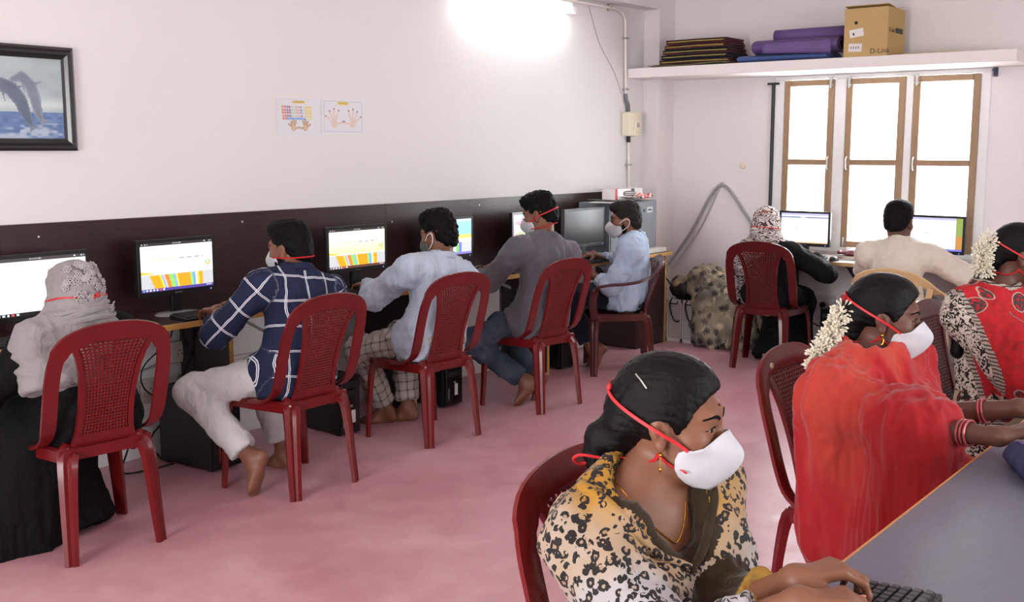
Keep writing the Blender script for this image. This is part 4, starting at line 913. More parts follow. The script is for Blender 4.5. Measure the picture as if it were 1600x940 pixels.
def make_chair(label, mat, holes=True, group='maroon plastic chairs'):
    t = thing('plastic_chair', label, 'chair', (0, 0, 0), 0, group); chair_common(t, mat)
    side = [(.192, .13, .412), (.206, .06, .422), (.216, -.03, .434), (.219, -.085, .45), (.221, backy(.49) + .012, .49), (.223, backy(.56), .56), (.224, backy(.66), .66), (.221, backy(.75), .75), (.206, backy(.81), .81), (.172, backy(.85), .85), (.095, backy(.875), .875), (0, backy(.882), .882)]
    full = spl(side + [(-x, y, z) for x, y, z in side[-2::-1]], 64)
    Ns = []
    for i in range(64):
        tg = np.asarray(full[min(i + 1, 63)]) - np.asarray(full[max(i - 1, 0)]); z = full[i][2]
        Ns.append((0, 1, .28) if z > .62 else U3(np.array((0, max(tg[2] * (1 if i < 32 else -1), .05), -tg[1] * (1 if i < 32 else -1)))))
    sc = [(.75 + .35 * min(1, max(0, (full[i][2] - .43) / .1)) + (.25 if full[i][2] > .8 else 0), 1) for i in range(64)]
    MB().sweep(full, RIB, Ns=Ns, scl=sc).build('back_hoop', mat, t, smooth=True)
    hw = lambda z: np.interp(z, [.41, .45, .5, .58, .66, .74, .80, .86], [.132, .115, .104, .101, .105, .116, .135, .17])
    def pan(u, v): z = .47 + .375 * v; w_ = hw(z) - .012; return ((u - .5) * 2 * w_, backy(z) - .002, z)
    nu, nv = 29, 57
    MB().grid(pan, nu, nv, (lambda i, j: not (i % 2 == 1 and j % 2 == 1 and 0 < i < nu - 1 and (i // 2 + j // 2) % (2 if not holes else 1) == 0)) if True else None).build('woven_panel', mat, t, smooth=True, solid=.006)
    for s in (-1, 1):
        p = [(s * hw(z), backy(z) + .0, z) for z in np.linspace(.40, .85, 16)]
        MB().sweep(p, [(-.011, -.008), (-.011, .006), (.011, .006), (.011, -.008)], Ns=[(0, 1, .28)] * 16).build('panel_edge', mat, t, smooth=True)
    MB().sweep([((q - .5) * .235, backy(.445), .445) for q in np.linspace(0, 1, 9)], [(-.03, -.007), (-.03, .006), (.03, .006), (.03, -.007)], Ns=[(0, 1, .2)] * 9).build('lower_rail', mat, t, smooth=True)
    MB().grid(lambda u, v: ((u - .5) * 2 * (hw(.842 + .03 * v) - .01), backy(.842 + .03 * v) - .001, .842 + .03 * v), 12, 4).build('upper_rail', mat, t, smooth=True, solid=.009)
    return t
def make_armchair(label, mat, group=None):
    t = thing('plastic_armchair', label, 'chair', (0, 0, 0), 0, group); chair_common(t, mat, .42)
    side = [(.235, .21, .40), (.262, .225, .52), (.268, .20, .61), (.27, .12, .635), (.268, .02, .64), (.262, -.08, .655), (.245, -.17, .685), (.205, -.235, .735), (.14, -.262, .77), (.07, -.27, .785), (0, -.272, .79)]
    full = spl(side + [(-x, y, z) for x, y, z in side[-2::-1]], 60); Ns = []
    for i in range(60):
        x, y, z = full[i]; s = 1 if i < 30 else -1
        Ns.append(U3((s * .9, .1, .2)) if z < .60 else (U3((0, .1, 1)) if y > -.1 else U3((s * x * -.2, 1, .6))))
    MB().sweep(full, [(-.026, -.008), (-.026, .006), (0, .011), (.026, .006), (.026, -.008)], Ns=Ns).build('arm_hoop', mat, t, smooth=True)
    by = lambda z: -.145 - .125 * ((z - .42) / .4) ** 1.1
    for k in range(5):
        x = (k - 2) * .068; p = [(x * (.72 + .5 * (z - .42) / .4), by(z), z) for z in np.linspace(.41, .77 - abs(k - 2) * .012, 12)]
        MB().sweep(p, [(-.024, -.006), (-.024, .005), (.024, .005), (.024, -.006)], Ns=[(0, 1, .3)] * 12, scl=[(1.25 - .6 * math.sin(math.pi * q / 11) ** .7, 1) for q in range(12)]).build('back_slat', mat, t, smooth=True)
    MB().sweep([((q - .5) * .33, by(.455), .455) for q in np.linspace(0, 1, 9)], [(-.035, -.007), (-.035, .006), (.035, .006), (.035, -.007)], Ns=[(0, 1, .25)] * 9).build('lower_rail', mat, t, smooth=True)
    for s in (-1, 1): MB().sweep([(s * (.165 + .075 * ((z - .41) / .3)), by(z) + .01, z) for z in np.linspace(.40, .70, 10)], [(-.018, -.007), (-.018, .006), (.018, .006), (.018, -.007)], Ns=[(0, 1, .25)] * 10).build('back_post', mat, t, smooth=True)
    return t
ch0 = make_chair('maroon woven back plastic chair of the woman in grey headscarf', m_maroon)
def place(t, x, y, yaw, label=None, mat=None):
    t.location = (x, y, 0); t.rotation_euler = (0, 0, R(yaw))
    if label: t['label'] = label
    if mat:
        for o in t.children:
            o.data = o.data.copy(); o.data.materials[0] = mat
    return t
place(ch0, 2.275, 3.905, -4)
place(copy_tree(ch0), 3.285, 3.85, 1, 'maroon woven back plastic chair of the man in navy checked shirt')
place(copy_tree(ch0), 4.31, 3.95, -4, 'maroon woven back plastic chair of the man in pale blue shirt and checked trousers')
place(copy_tree(ch0), 5.26, 3.93, -4, 'maroon woven back plastic chair of the man in grey shirt')
place(copy_tree(ch0), 7.25, 3.32, -84, 'dark maroon plastic chair of the woman in striped headscarf by the window', m_maroon2)
place(copy_tree(ch0), 1.88, 1.03, 180, 'maroon plastic chair of the woman in leopard print in the foreground')
c7 = place(copy_tree(ch0), 3.33, 1.20, 180, 'maroon woven plastic chair behind the woman in red with jasmine flowers')
mb = MB().ball((.13, backy(.862) + .006, .862), (.016, .005, .014), 10); mb.build('worn_patch', M('cream_scuff', 'c9bca0', .6), c7, smooth=True)
place(copy_tree(ch0), 4.68, 1.18, 176, 'maroon plastic chair behind the woman in red flowered sari at the right edge')
ac = make_armchair('brown maroon plastic armchair with slatted back at the end of the long desk', m_brown); place(ac, 6.47, 4.08, 40)
ac2 = copy_tree(ac); place(ac2, 7.02, 2.30, -90, 'cream plastic armchair of the man in cream shirt', m_cream)
def back_cut(x, y, yaw, off=.016):
    "the plane of a chair's backrest: nothing of the sitter goes behind it"
    a = R(yaw); f = lambda v: np.array((x + v[0] * math.cos(a) - v[1] * math.sin(a), y + v[0] * math.sin(a) + v[1] * math.cos(a), v[2])); n = np.array((0, .39, .11)); n = np.array((-n[1] * math.sin(a), n[1] * math.cos(a), n[2]))
    return Half(f((0, -.128 + off, .43)), n, .012)
# round pale patch on the top rail of the chair behind the woman in red
# ---------------------------------------------------------------- people
def skin(name, c1, c2):
    n = N(name); f = n.noise(9, detail=4); n.base(n.mix(f, lin(c1), lin(c2)), .48, .4)
    n.b.inputs['Subsurface Weight'].default_value = .12; n.b.inputs['Subsurface Radius'].default_value = (.02, .008, .004); n.b.inputs['Subsurface Scale'].default_value = .3
    n.bump(n.noise(220, detail=2), .05, .002); return n.m
SK_M = skin('brown_skin', '6f4736', '845845'); SK_D = skin('deep_brown_skin', '54352a', '694537'); SK_F = skin('warm_brown_skin', '714833', '875a43'); SK_L = skin('light_brown_skin', 'b88a72', 'c89c84')
def hairmat(name, c1, c2, rough=.42, sc=(30, 30, 6), spec=.18):
    n = N(name); f = n.noise(14, n.scaled(n.coord(), sc), 4, .6); n.base(n.mix(f, lin(c1), lin(c2)), rough, spec); n.bump(f, .35, .004); return n.m
m_hair = hairmat('black_short_hair', '070607', '131112', .6, (20, 20, 20), .1); m_hairw = hairmat('black_sleek_hair', '050405', '0e0c0d', .36, (3, 45, 45), .16)
def clothmat(name, c1, c2=None, rough=.85, sheen=.2, sc=6, weave=500):
    n = N(name); f = n.noise(sc, detail=5); n.base(n.mix(f, lin(c1), lin(c2 or c1)), rough, .2); n.b.inputs['Sheen Weight'].default_value = sheen
    n.bump(n.math('ADD', n.math('MULTIPLY', n.noise(weave, detail=1), .05), n.noise(16, n.scaled(n.coord(), (1, 1, .55)), 3, .55, 1.3)), .55, .018); return n.m
m_white_mask = M('white_mask_fabric', 'c2c1c6', .75, .03, bump=.1, bscale=300); m_red_strap = M('red_elastic', 'c8242c', .55, .1); m_white_strap = M('white_elastic', 'e8e6e4', .6); m_grey_mask = M('dark_grey_mask', '55585c', .7, .06)
m_gold = M('gold', 'c9963c', .25, .1, metal=1); m_eye = M('eye_white', 'd9d2cc', .25, .03); m_iris = M('dark_iris', '1a100c', .15); m_nail = M('nail_varnish', 'c07070', .25)
def frameM(f, up=(0, 0, 1), roll=0):
    f = U3(f); r = U3(np.cross(f, up)); u = np.cross(r, f)
    if roll: c, s = math.cos(R(roll)), math.sin(R(roll)); r, u = c * r + s * u, -s * r + c * u
    return np.stack([r, f, u], 1)
def ik(a, t, l1, l2, pole):
    a = np.asarray(a, float); t = np.asarray(t, float); d = t - a; L = np.linalg.norm(d)
    if L > (l1 + l2) * .995: k = L / ((l1 + l2) * .995); l1 *= k; l2 *= k
    ax = d / L; x = (l1 * l1 - l2 * l2 + L * L) / (2 * L); h = math.sqrt(max(l1 * l1 - x * x, 0)); p = np.asarray(pole, float); p = U3(p - ax * (p @ ax)); return a + ax * x + p * h
def rot(v, ax, deg):
    a = R(deg); ax = U3(ax); v = np.asarray(v, float); return v * math.cos(a) + np.cross(ax, v) * math.sin(a) + ax * (ax @ v) * (1 - math.cos(a))
def hand_prims(w_, f, palm, side, s=1., curl=(12, 42, 28), spread=8, thumb=1., tips=None):
    """w_ wrist, f finger direction, palm = where the palm faces; five fingers of unequal length, thumb from the side of the palm"""
    w_ = np.asarray(w_, float); f = U3(f); palm = np.asarray(palm, float); palm = U3(palm - f * (palm @ f)); th = -np.cross(palm, f) * side; k = .005 * s; out = []
    names = ((.028, .086, (.040, .024, .019), .0088), (.009, .089, (.044, .028, .020), .0092), (-.010, .085, (.041, .026, .019), .0088), (-.027, .077, (.032, .019, .017), .0078))
    for i, (lx, ly, ls, r) in enumerate(names):
        kn = w_ + (th * lx + f * ly - palm * .004) * s; ba = w_ + (th * lx * .55 + f * .012) * s
        out.append(Cone(ba, kn, .0125 * s, .0108 * s, palm, 1.05, k=.012 * s))
        d = rot(f, palm, spread * (1.3 - i) * side * -1.0); p = kn; ax = np.cross(d, palm); ang = 0
        for j, l in enumerate(ls):
            ang += curl[j] * (1 + .08 * i) if j else curl[0]; dd = rot(d, ax, ang); q = p + dd * l * s
            out.append(Cone(p, q, r * s * (1 - .1 * j), r * s * (.9 - .1 * j), k=k if j else .008 * s)); p = q
        if tips is not None: tips.append((p, dd, rot(-palm, ax, ang), r * s * .8))
    p = w_ + (th * .020 + f * .022 + palm * .008) * s; d = U3(th * .75 + f * .8 + palm * .35 * thumb)
    for j, (l, r0, r1) in enumerate(((.040, .0135, .0115), (.032, .0108, .0098), (.024, .0096, .0076))):
        q = p + d * l * s; out.append(Cone(p, q, r0 * s, r1 * s, k=.010 * s if j == 0 else k)); p = q; d = U3(d - th * .32 + f * .18)
    if tips is not None: tips.append((p, d, -palm, .0075 * s))
    return out
def foot_prims(an, toe, up=(0, 0, 1), s=1.):
    an = np.asarray(an, float); t = U3(toe); u = np.asarray(up, float); u = U3(u - t * (u @ t)); x = np.cross(t, u); o = []
    P = lambda a, b, c: an + (x * a + t * b + u * c) * s
    o += [Ell(P(0, -.035, -.055), (.030 * s,) * 3, k=.03), Cone(P(0, -.01, -.02), P(0, .07, -.052), .034 * s, .030 * s, k=.03), Cone(P(.022, .05, -.06), P(.026, .125, -.068), .024 * s, .02 * s, k=.02), Cone(P(-.02, .04, -.064), P(-.026, .11, -.07), .022 * s, .017 * s, k=.02), Cone(P(0, .0, -.06), P(0, .11, -.066), .026 * s, .022 * s, k=.02)]
    for i, (a, b0, l, r) in enumerate(((.028, .135, .042, .0125), (.011, .137, .034, .0095), (-.003, .133, .030, .009), (-.017, .126, .026, .0085), (-.030, .115, .023, .008))): o.append(Cone(P(a, b0 - .02, -.071), P(a * 1.05, b0 + l - .01, -.074), r * s, r * .85 * s, k=.006))
    return o
def head_prims(c, H, s=1., fem=False, eyes=True):
    P = lambda x, y, z: c + H @ (np.array((x, y, z)) * s); E = lambda p, r, k=.02: Ell(P(*p), np.array(r) * s, H, k * s)
    o = [E((0, -.014, .028), (.074, .096, .086), .03), E((0, .028, -.03), (.061, .062, .082), .03), E((0, .066, -.095), (.022, .020, .018), .03), E((.03, .045, -.075), (.024, .032, .024), .03), E((-.03, .045, -.075), (.024, .032, .024), .03),
         Cone(P(0, .086, .004), P(0, .107, -.034), .009 * s, .013 * s, k=.012), E((.011, .096, -.036), (.010, .011, .008), .008), E((-.011, .096, -.036), (.010, .011, .008), .008), Cone(P(-.035, .076, .026), P(.035, .076, .026), .014 * s, .014 * s, k=.025),
         E((.042, .058, -.022), (.022, .022, .02), .025), E((-.042, .058, -.022), (.022, .022, .02), .025), E((0, .089, -.066), (.024, .012, .008), .006), E((0, .088, -.077), (.02, .012, .008), .006)]
    for sx in (-1, 1):
        o += [E((sx * .073, -.004, -.012), (.009, .017, .029), .008), E((sx * .079, -.010, .0), (.006, .016, .022), .006), E((sx * .076, .000, -.036), (.006, .009, .010), .006)]
    subs = []
    for sx in (-1, 1):
        if eyes:
            o.append(E((sx * .031, .0725, .004), (.0175, .0155, .0145), .008)); subs.append(Ell(P(sx * .0315, .0905, .0025), np.array((.0138, .010, .0058)) * s, H, .003))
        subs.append(Ell(P(sx * .0835, .0, -.006), np.array((.005, .007, .014)) * s, H, .004))
    return o, subs
def mask_obj(root, base, c, H, mat, strap_mat, mode, surf, s=1., surf_subs=(), straps=((52, -.036, .062, -.125, 0), (48, -.078, -.088, -.09, 1)), so=.0035):
    P = lambda p: c + H @ (np.asarray(p, float) * s)
    ridge = spl([(0, .110, -.002), (0, .122, -.014), (0, .141, -.036), (0, .142, -.058), (0, .124, -.088), (0, .096, -.116)], 15); edge = spl([(.009, .108, -.001), (.036, .091, -.016), (.060, .065, -.031), (.072, .034, -.042), (.066, .030, -.080), (.043, .056, -.110), (.012, .09, -.120)], 15)
    mb = MB(); V = []; F = []; nt = 8
    for s_ in range(15):
        for t in range(-nt, nt + 1):
            a = abs(t) / nt; e = np.array(edge[s_]); e[0] *= 1 if t >= 0 else -1; q = np.array(ridge[s_]) * (1 - a) + e * a; b = math.sin(math.pi * a) * .007 * math.sin(math.pi * s_ / 14) ** .5
            q = q + np.array(((1 if t >= 0 else -1) * b, b * .6, 0)); V.append(P(q))
    w_ = 2 * nt + 1
    for s_ in range(14):
        for t in range(w_ - 1): F.append([s_ * w_ + t, s_ * w_ + t + 1, (s_ + 1) * w_ + t + 1, (s_ + 1) * w_ + t])
    V = np.array(V); hp0, _ = head_prims(c, H, s, eyes=False); bad = field(hp0, V) < .004 * s
    if bad.any(): V[bad] = snap(hp0, V[bad], .004 * s, 6)
    mk = MB().add(V, F).build('face_mask', mat, root, base=base, smooth=True, solid=.003)
    for sx in (-1, 1):   # stitched seam along the upper edge
        pts = [P(np.array((sx * (e[0] * .92), e[1] + .006, e[2] - .009))) for e in edge[:9]]; MB().tube(pts, .0012 * s, 5).build('seam', M('mask_seam', 'c9c9d0', .6), mk, base=base)
    if mode == 'head':
        for (f0, z0, z1, yb, lo) in straps:
            pts = []
            for q in np.linspace(0, 1, 41):
                a = R(f0 + (360 - 2 * f0) * q); k = abs(q - .5) * 2; z = z1 + (z0 - z1) * (k ** 1.3); pts.append(P((math.sin(a) * .088, math.cos(a) * (.1 if math.cos(a) > 0 else -yb) - .012, z)))
            pts = snap(surf, pts, so, 8, surf_subs); pts[0] = P((.066 , .048, z0)); pts[-1] = P((-.066, .048, z0)); pts[0] = pts[0] + (H @ np.array((.006, .004, 0))) * s; pts[-1] = pts[-1] + (H @ np.array((-.006, .004, 0))) * s
            pts[1:-1] = .5 * pts[1:-1] + .25 * (pts[:-2] + pts[2:])
            MB().sweep(pts, [(-.0032 * s, -.0012), (-.0032 * s, .0012), (.0032 * s, .0012), (.0032 * s, -.0012)], Ns=[p - c for p in pts]).build('strap', strap_mat, mk, base=base)
    elif mode == 'ear':
        for sx in (-1, 1):
            pts = spl([P((sx * .064, .048, -.024)), P((sx * .079, .015, .002)), P((sx * .089, -.018, .010)), P((sx * .091, -.028, -.012)), P((sx * .083, -.014, -.042)), P((sx * .071, .02, -.066)), P((sx * .063, .042, -.078))], 22)
            MB().tube(pts, .0025 * s, 6).build('strap', strap_mat, mk, base=base, smooth=True)
    return mk
def hair_short(c, H, s, top=.03, front=.02, nape=-.082):
    P = lambda x, y, z: c + H @ (np.array((x, y, z)) * s); E = lambda p, r, k=.02: Ell(P(*p), np.array(r) * s, H, k * s)
    o = [E((0, -.018, .030), (.079, .101, .090), .02), E((0, -.064, -.030), (.057, .052, .054), .03), E((0, -.012, .072 + top * .4), (.070, .090, .034 + top * .55), .03), E((0, .045, .082 + top * .4), (.056, .042 + front * .6, .024 + top * .4), .03)]
    sb = [E((0, .122, -.032), (.105, .078, .108), .008), Half(P(0, 0, nape), H @ np.array((0, -.12, 1)), .035), E((.085, .000, -.030), (.030, .027, .050), .006), E((-.085, .000, -.030), (.030, .027, .050), .006), E((0, .02, -.10), (.07, .075, .06), .012)]
    return o, sb
def hair_disp(amp, f, seed): return lambda V: amp * (vnoise(V * f, seed) + .5 * vnoise(V * f * 2.1, seed + 3))
def eyes_brows(root, base, c, H, s, eyes=True):
    P = lambda x, y, z: c + H @ (np.array((x, y, z)) * s)
    for sx in (-1, 1):
        if eyes:
            e = P(sx * .031, .0735, .003); mb = MB().ball((0, 0, 0), .0132 * s, 14); V = np.array(mb.v) @ H.T + e; F = mb.f
            o = me_obj('eye', V, F, m_eye, root, True, base)
            g = P(sx * .0315 + .001, .0735 + .0118, .0025); mb = MB().ball((0, 0, 0), (.0062 * s, .0026 * s, .0062 * s), 10); me_obj('iris', np.array(mb.v) @ H.T + g, mb.f, m_iris, o, True, base)
            MB().tube(spl([P(sx * .0175, .0855, .0028), P(sx * .026, .0895, .0075), P(sx * .034, .0885, .0082), P(sx * .046, .081, .0035), P(sx * .050, .077, .002)], 10), .0016 * s, 5).build('lash_line', m_hair, o, base=base)
        pts = spl([P(sx * .015, .092, .021), P(sx * .028, .093, .0275), P(sx * .042, .086, .0285), P(sx * .056, .071, .022)], 10); hp0, _ = head_prims(c, H, s, eyes=False); pts = snap(hp0, pts, .0004)
        MB().sweep(pts, [(-.0032 * s, -.002), (-.0028 * s, .0012), (.0028 * s, .0012), (.0032 * s, -.002)], Ns=[H[:, 1] * .9 + H[:, 0] * .4 * sx] * 10, scl=[.7 + .5 * math.sin(math.pi * min(1, .25 + q / 10)) - .02 * q for q in range(10)]).build('eyebrow', m_hair, root, base=base, smooth=True)
class Body:
    """joint positions of one figure and the prims built on them"""
    def __init__(b, pelvis, chest, head, face, right, arms, legs, s=1., hs=1., fem=False, sw=.185, lug=.29, lfa=.245, lth=.42, lsh=.41, roll=0, slouch=.02):
        b.pel = np.asarray(pelvis, float); b.ch = np.asarray(chest, float); b.hd = np.asarray(head, float); b.s = s; b.hs = hs; b.fem = fem
        b.up = U3(b.ch - b.pel); r = np.asarray(right, float); b.rt = U3(r - b.up * (r @ b.up)); b.fw = np.cross(b.up, b.rt); b.H = frameM(face, roll=roll)
        b.sh = {k: b.ch + b.rt * sw * s * (1 if k == 'R' else -1) - b.up * .015 for k in 'RL'}; b.hip = {k: b.pel + b.rt * .085 * s * (1 if k == 'R' else -1) for k in 'RL'}
        b.mid = (b.pel + b.ch) / 2 - b.fw * slouch; b.wr, b.el, b.kn, b.an, b.arm, b.leg = {}, {}, {}, {}, arms, legs
        for k, a in arms.items(): b.wr[k] = np.asarray(a['w'], float); b.el[k] = ik(b.sh[k], b.wr[k], lug * s, lfa * s, a['pole'])
        for k, l in legs.items(): b.an[k] = np.asarray(l['a'], float); b.kn[k] = ik(b.hip[k], b.an[k], lth * s, lsh * s, l['pole'])
        b.nb = b.ch + b.up * .035 - b.fw * .005; b.nt = b.hd + b.H @ np.array((0, -.022, -.06)) * hs
    def torso(b, g=0., k=.05):
        s = b.s; w_ = .135 if b.fem else .145
        o = [Cone(b.pel - b.up * .03, b.mid, (w_ + .012) * s + g, (w_ - .005) * s + g, b.fw, .74, k=k), Cone(b.mid, b.ch - b.up * .07, (w_ - .005) * s + g, (w_ + .008) * s + g, b.fw, .70, k=k), Cone(b.sh['L'], b.sh['R'], .052 * s + g, .052 * s + g, k=k), Cone(b.nb + b.up * .01, b.sh['L'] * .75 + b.nb * .25, .05 * s + g, .05 * s + g, k=k), Cone(b.nb + b.up * .01, b.sh['R'] * .75 + b.nb * .25, .05 * s + g, .05 * s + g, k=k)]
        for p in o: p.pl = (b.rt, b.up)
        if b.fem:
            for sx in (-1, 1): o.append(Ell(b.ch - b.up * .13 + b.fw * .085 + b.rt * sx * .072, (.07 * s + g, .065 * s + g, .065 * s + g), np.stack([b.rt, b.fw, b.up], 1), k=.05))
        return o
    def uarm(b, k, g=0): return [Cone(b.sh[k], b.el[k], .050 * b.s + g, .041 * b.s + g, k=.04)]
    def farm(b, k, g=0, frac=1., flat=False, r=None):
        e = b.el[k]; w_ = e + (b.wr[k] - e) * frac; return [Cone(e, w_, .041 * b.s + g, (.0265 if frac > .8 else .035) * b.s + g if r is None else r, k=.03, fb=flat)]
    def neck(b, g=0): return [Cone(b.nb - b.up * .02, b.nt, .056 * b.s + g if not b.fem else .050 * b.s + g, (.054 if not b.fem else .046) * b.s + g, k=.035)]
    def thigh(b, k, g=0, r0=.08, r1=.058): return [Cone(b.hip[k], b.kn[k], r0 * b.s + g, r1 * b.s + g, k=.05)]
    def shin(b, k, g=0, frac=1., flat=False, r0=.056, r1=.036): return [Cone(b.kn[k], b.kn[k] + (b.an[k] - b.kn[k]) * frac, r0 * b.s + g, r1 * b.s + g, k=.05, fb=flat)]
def head_surf(b): return head_prims(b.hd, b.H, b.hs, b.fem)
def make_body(b, root, base, mat, vox=.012, hv=.005, hdv=.005, barefoot=True, eyes=True, forearm=True, hand_s=1., cut=None):
    """one skin mesh: coarse under the cloth, finer at the head, hands and feet"""
    hp, hs_ = head_prims(b.hd, b.H, b.hs, b.fem, eyes); pr = b.torso(-.012) + b.neck(); b.tips = {}
    for k in b.arm: pr += b.uarm(k, -.004) + b.farm(k, -.001)
    for k in b.leg: pr += b.thigh(k, -.006) + b.shin(k, -.004)
    ex = [(hp + b.neck() + b.torso(-.012), hdv, hs_, b.hd - np.array((.13, .13, .19)) * b.hs, b.hd + np.array((.13, .13, .145)) * b.hs)]
    for k, a in b.arm.items():
        w_ = b.wr[k]; tips = []; h = hand_prims(w_, a['f'], a.get('palm', (0, 0, -1)), 1 if k == 'R' else -1, hand_s * b.s, a.get('curl', (10, 42, 28)), tips=tips); b.tips[k] = tips; allp = h + b.farm(k, -.001)
        lo = np.min([p.lo for p in h], 0) - .015; hi = np.max([p.hi for p in h], 0) + .015; ex.append((allp, hv, (), lo, hi))
    if barefoot:
        for k, l in b.leg.items():
            f = foot_prims(b.an[k], l['toe'], l.get('up', (0, 0, 1)), b.s); lo = np.min([p.lo for p in f], 0) - .02; hi = np.max([p.hi for p in f], 0) + .02; ex.append((f + b.shin(k, -.004), hv * 1.2, (), lo, hi))
    return sdf_obj('body', pr, vox, mat, root, base, [cut] if cut else (), extra=ex)
def nails(b, root, base, mat):
    for k, tips in b.tips.items():
        for (p, d, n_, r) in tips:
            A = frameM(d, n_); mb = MB().ball((0, 0, 0), (r * .75, r * 1.05, r * .35), 8); me_obj('finger_nail', np.array(mb.v) @ A.T + p + n_ * r * .72 + d * r * .25, mb.f, mat, root, True, base)
def collar(b, root, base, mat, r=.062, h=.035, open_=.25):
    c = b.nb + b.up * .012; n = 26; V = []; F = []
    for j in range(4):
        rr = (r + (.016, .006, .010, .022)[j]); z = (0, h, h + .004, h * .25)[j]
        for i in range(n):
            a = open_ + (2 * math.pi - 2 * open_) * i / (n - 1); V.append(c + b.rt * math.sin(a) * rr + b.fw * math.cos(a) * rr * 1.05 + b.up * (z + .018 * math.cos(a) * -1))
    for j in range(3):
        for i in range(n - 1): F.append([j * n + i, j * n + i + 1, (j + 1) * n + i + 1, (j + 1) * n + i])
    return MB().add(V, F).build('collar', mat, root, base=base, smooth=True, solid=.003)
def cuff(b, root, base, mat, k, frac=.9, g=.012, ln=.05):
    e = b.el[k]; d = U3(b.wr[k] - e); p = e + (b.wr[k] - e) * frac; r = .031 * b.s + g
    return MB().tube([p - d * ln, p - d * ln * .5, p, p + d * .001, p - d * .004], r, 16, [1.08, 1.06, 1.03, .9, .75]).build('cuff', mat, root, base=base, smooth=True)
def shirt(b, root, base, mat, cols, frac=.9, vox=.009, g=.012, hem=.10, seed=1, amp=.007, flap=True, name='shirt', wrap=True, hand='RL', loose=.010, cut=None, sleeves='RL', zcut=.434):
    pr = b.torso(g); 
    pr.append(Cone(b.pel + b.up * .05, b.pel - b.up * hem + b.fw * .01, (.158 if not b.fem else .15) * b.s + g, (.168 if not b.fem else .165) * b.s + g, b.fw, .78, fb=True, k=.04)); pr[-1].pl = (b.rt, b.up)
    if flap:
        for k in b.leg: pr.append(Cone(b.hip[k] + b.up * .03, b.hip[k] * .72 + b.kn[k] * .28 + (0, 0, .01), .088 * b.s + g, .085 * b.s + g, k=.05, fb=True)); pr[-1].pl = (b.rt, b.fw)
    for k in sleeves: pr += b.uarm(k, g + loose) + b.farm(k, g + loose * .6, frac, True)
    subs = [Ell(b.nb + b.up * .055 + b.fw * .01, (.06, .06, .04), np.stack([b.rt, b.fw, b.up], 1), k=.01)] + ([cut] if cut else []) + [Half((0, 0, zcut), (0, 0, 1), .02)]
    return sdf_obj(name, pr, vox, mat, root, base, subs, folds(amp, (15, 15, 9), seed, .003, 30), wrap=wrap or None)
def trousers(b, root, base, mat, vox=.009, g=.010, frac=.92, seed=2, r1=.05, amp=.006, wrap=True, cut=None):
    pr = [Ell(b.pel - b.up * .01, (.165 * b.s, .125 * b.s, .11 * b.s), np.stack([b.rt, b.fw, b.up], 1), k=.04)]
    for k in b.leg: pr += b.thigh(k, g, .086, .064) + b.shin(k, g, frac, True, .06, r1)
    return sdf_obj('trousers', pr, vox, mat, root, base, [cut] if cut else (), folds(amp, (16, 16, 10), seed, .003, 32), wrap=wrap or None)
def hijab_prims(b, cape):
    P = lambda x, y, z: b.hd + b.H @ (np.array((x, y, z)) * b.hs); E = lambda p, r, k=.03: Ell(P(*p), np.array(r) * b.hs, b.H, k)
    o = [E((0, -.012, .022), (.094, .116, .108)), E((0, -.005, -.05), (.088, .10, .085), .05), Cone(P(0, -.02, -.08), b.nb + b.up * .01, .085, .092, k=.05)] + cape
    return o, [E((0, .115, -.01), (.058, .05, .075), .01)]
def person(label, xy):
    r = thing('person', label, 'person', (xy[0], xy[1], 0)); return r, np.array((xy[0], xy[1], 0.))
def wrapuv(n):
    s_ = n.t.nodes.new('ShaderNodeSeparateXYZ'); n.link(n.attr('wrap').outputs['Vector'], s_.inputs[0]); return s_.outputs[0], s_.outputs[1]
def band(n, x, per, lo, hi, off=0.):
    a = n.math('ABSOLUTE', n.math('SUBTRACT', n.math('FRACT', n.math('MULTIPLY_ADD', x, 1 / per, off)), .5)); return n.math('MULTIPLY', n.math('GREATER_THAN', a, lo), n.math('LESS_THAN', a, hi))
def navy_check():
    n = N('navy_windowpane_cloth'); u, v = wrapuv(n); wob = n.math('MULTIPLY', n.noise(9), .02); u = n.math('ADD', u, wob); v = n.math('ADD', v, wob)
    l = n.math('MAXIMUM', band(n, u, .105, .012, .045, .1), band(n, v, .115, .012, .042, .3))
    n.base(n.mix(l, n.mix(n.noise(5), lin('1a2036'), lin('262e4a')), lin('d6d8e0')), .85, .2); n.bump(n.noise(400), .15, .002); return n.m
def grey_check():
    n = N('grey_checked_cloth'); u, v = wrapuv(n)
    a = n.math('MULTIPLY', band(n, u, .05, .0, .12), .5); b = n.math('MULTIPLY', band(n, v, .05, .0, .12, .2), .5); c = n.math('MULTIPLY', band(n, v, .05, .3, .34, .2), .4)
    n.base(n.mix(n.math('ADD', n.math('ADD', a, b), c), n.mix(n.noise(6), lin('a8a29a'), lin('b9b4aa')), lin('5a5350')), .9, .2); return n.m
def denim():
    n = N('worn_blue_denim'); f = n.noise(7, detail=5); n.base(n.ramp(f, [(.3, lin('2e3644')), (.55, lin('46505f')), (.75, lin('6a7482'))]), .9, .2); n.bump(n.noise(300), .2, .002); return n.m
def zebra():
    n = N('zebra_print_cloth'); c = n.scaled(n.coord(), (1, 1, 2.0)); f = n.noise(13, c, 1.5, .4, .8); s_ = n.math('SINE', n.math('MULTIPLY', f, 52)); n.base(n.ramp(n.math('MULTIPLY_ADD', s_, .5, .5), [(.40, lin('4a403e')), (.5, lin('d9d0ca'))]), .85, .2); return n.m
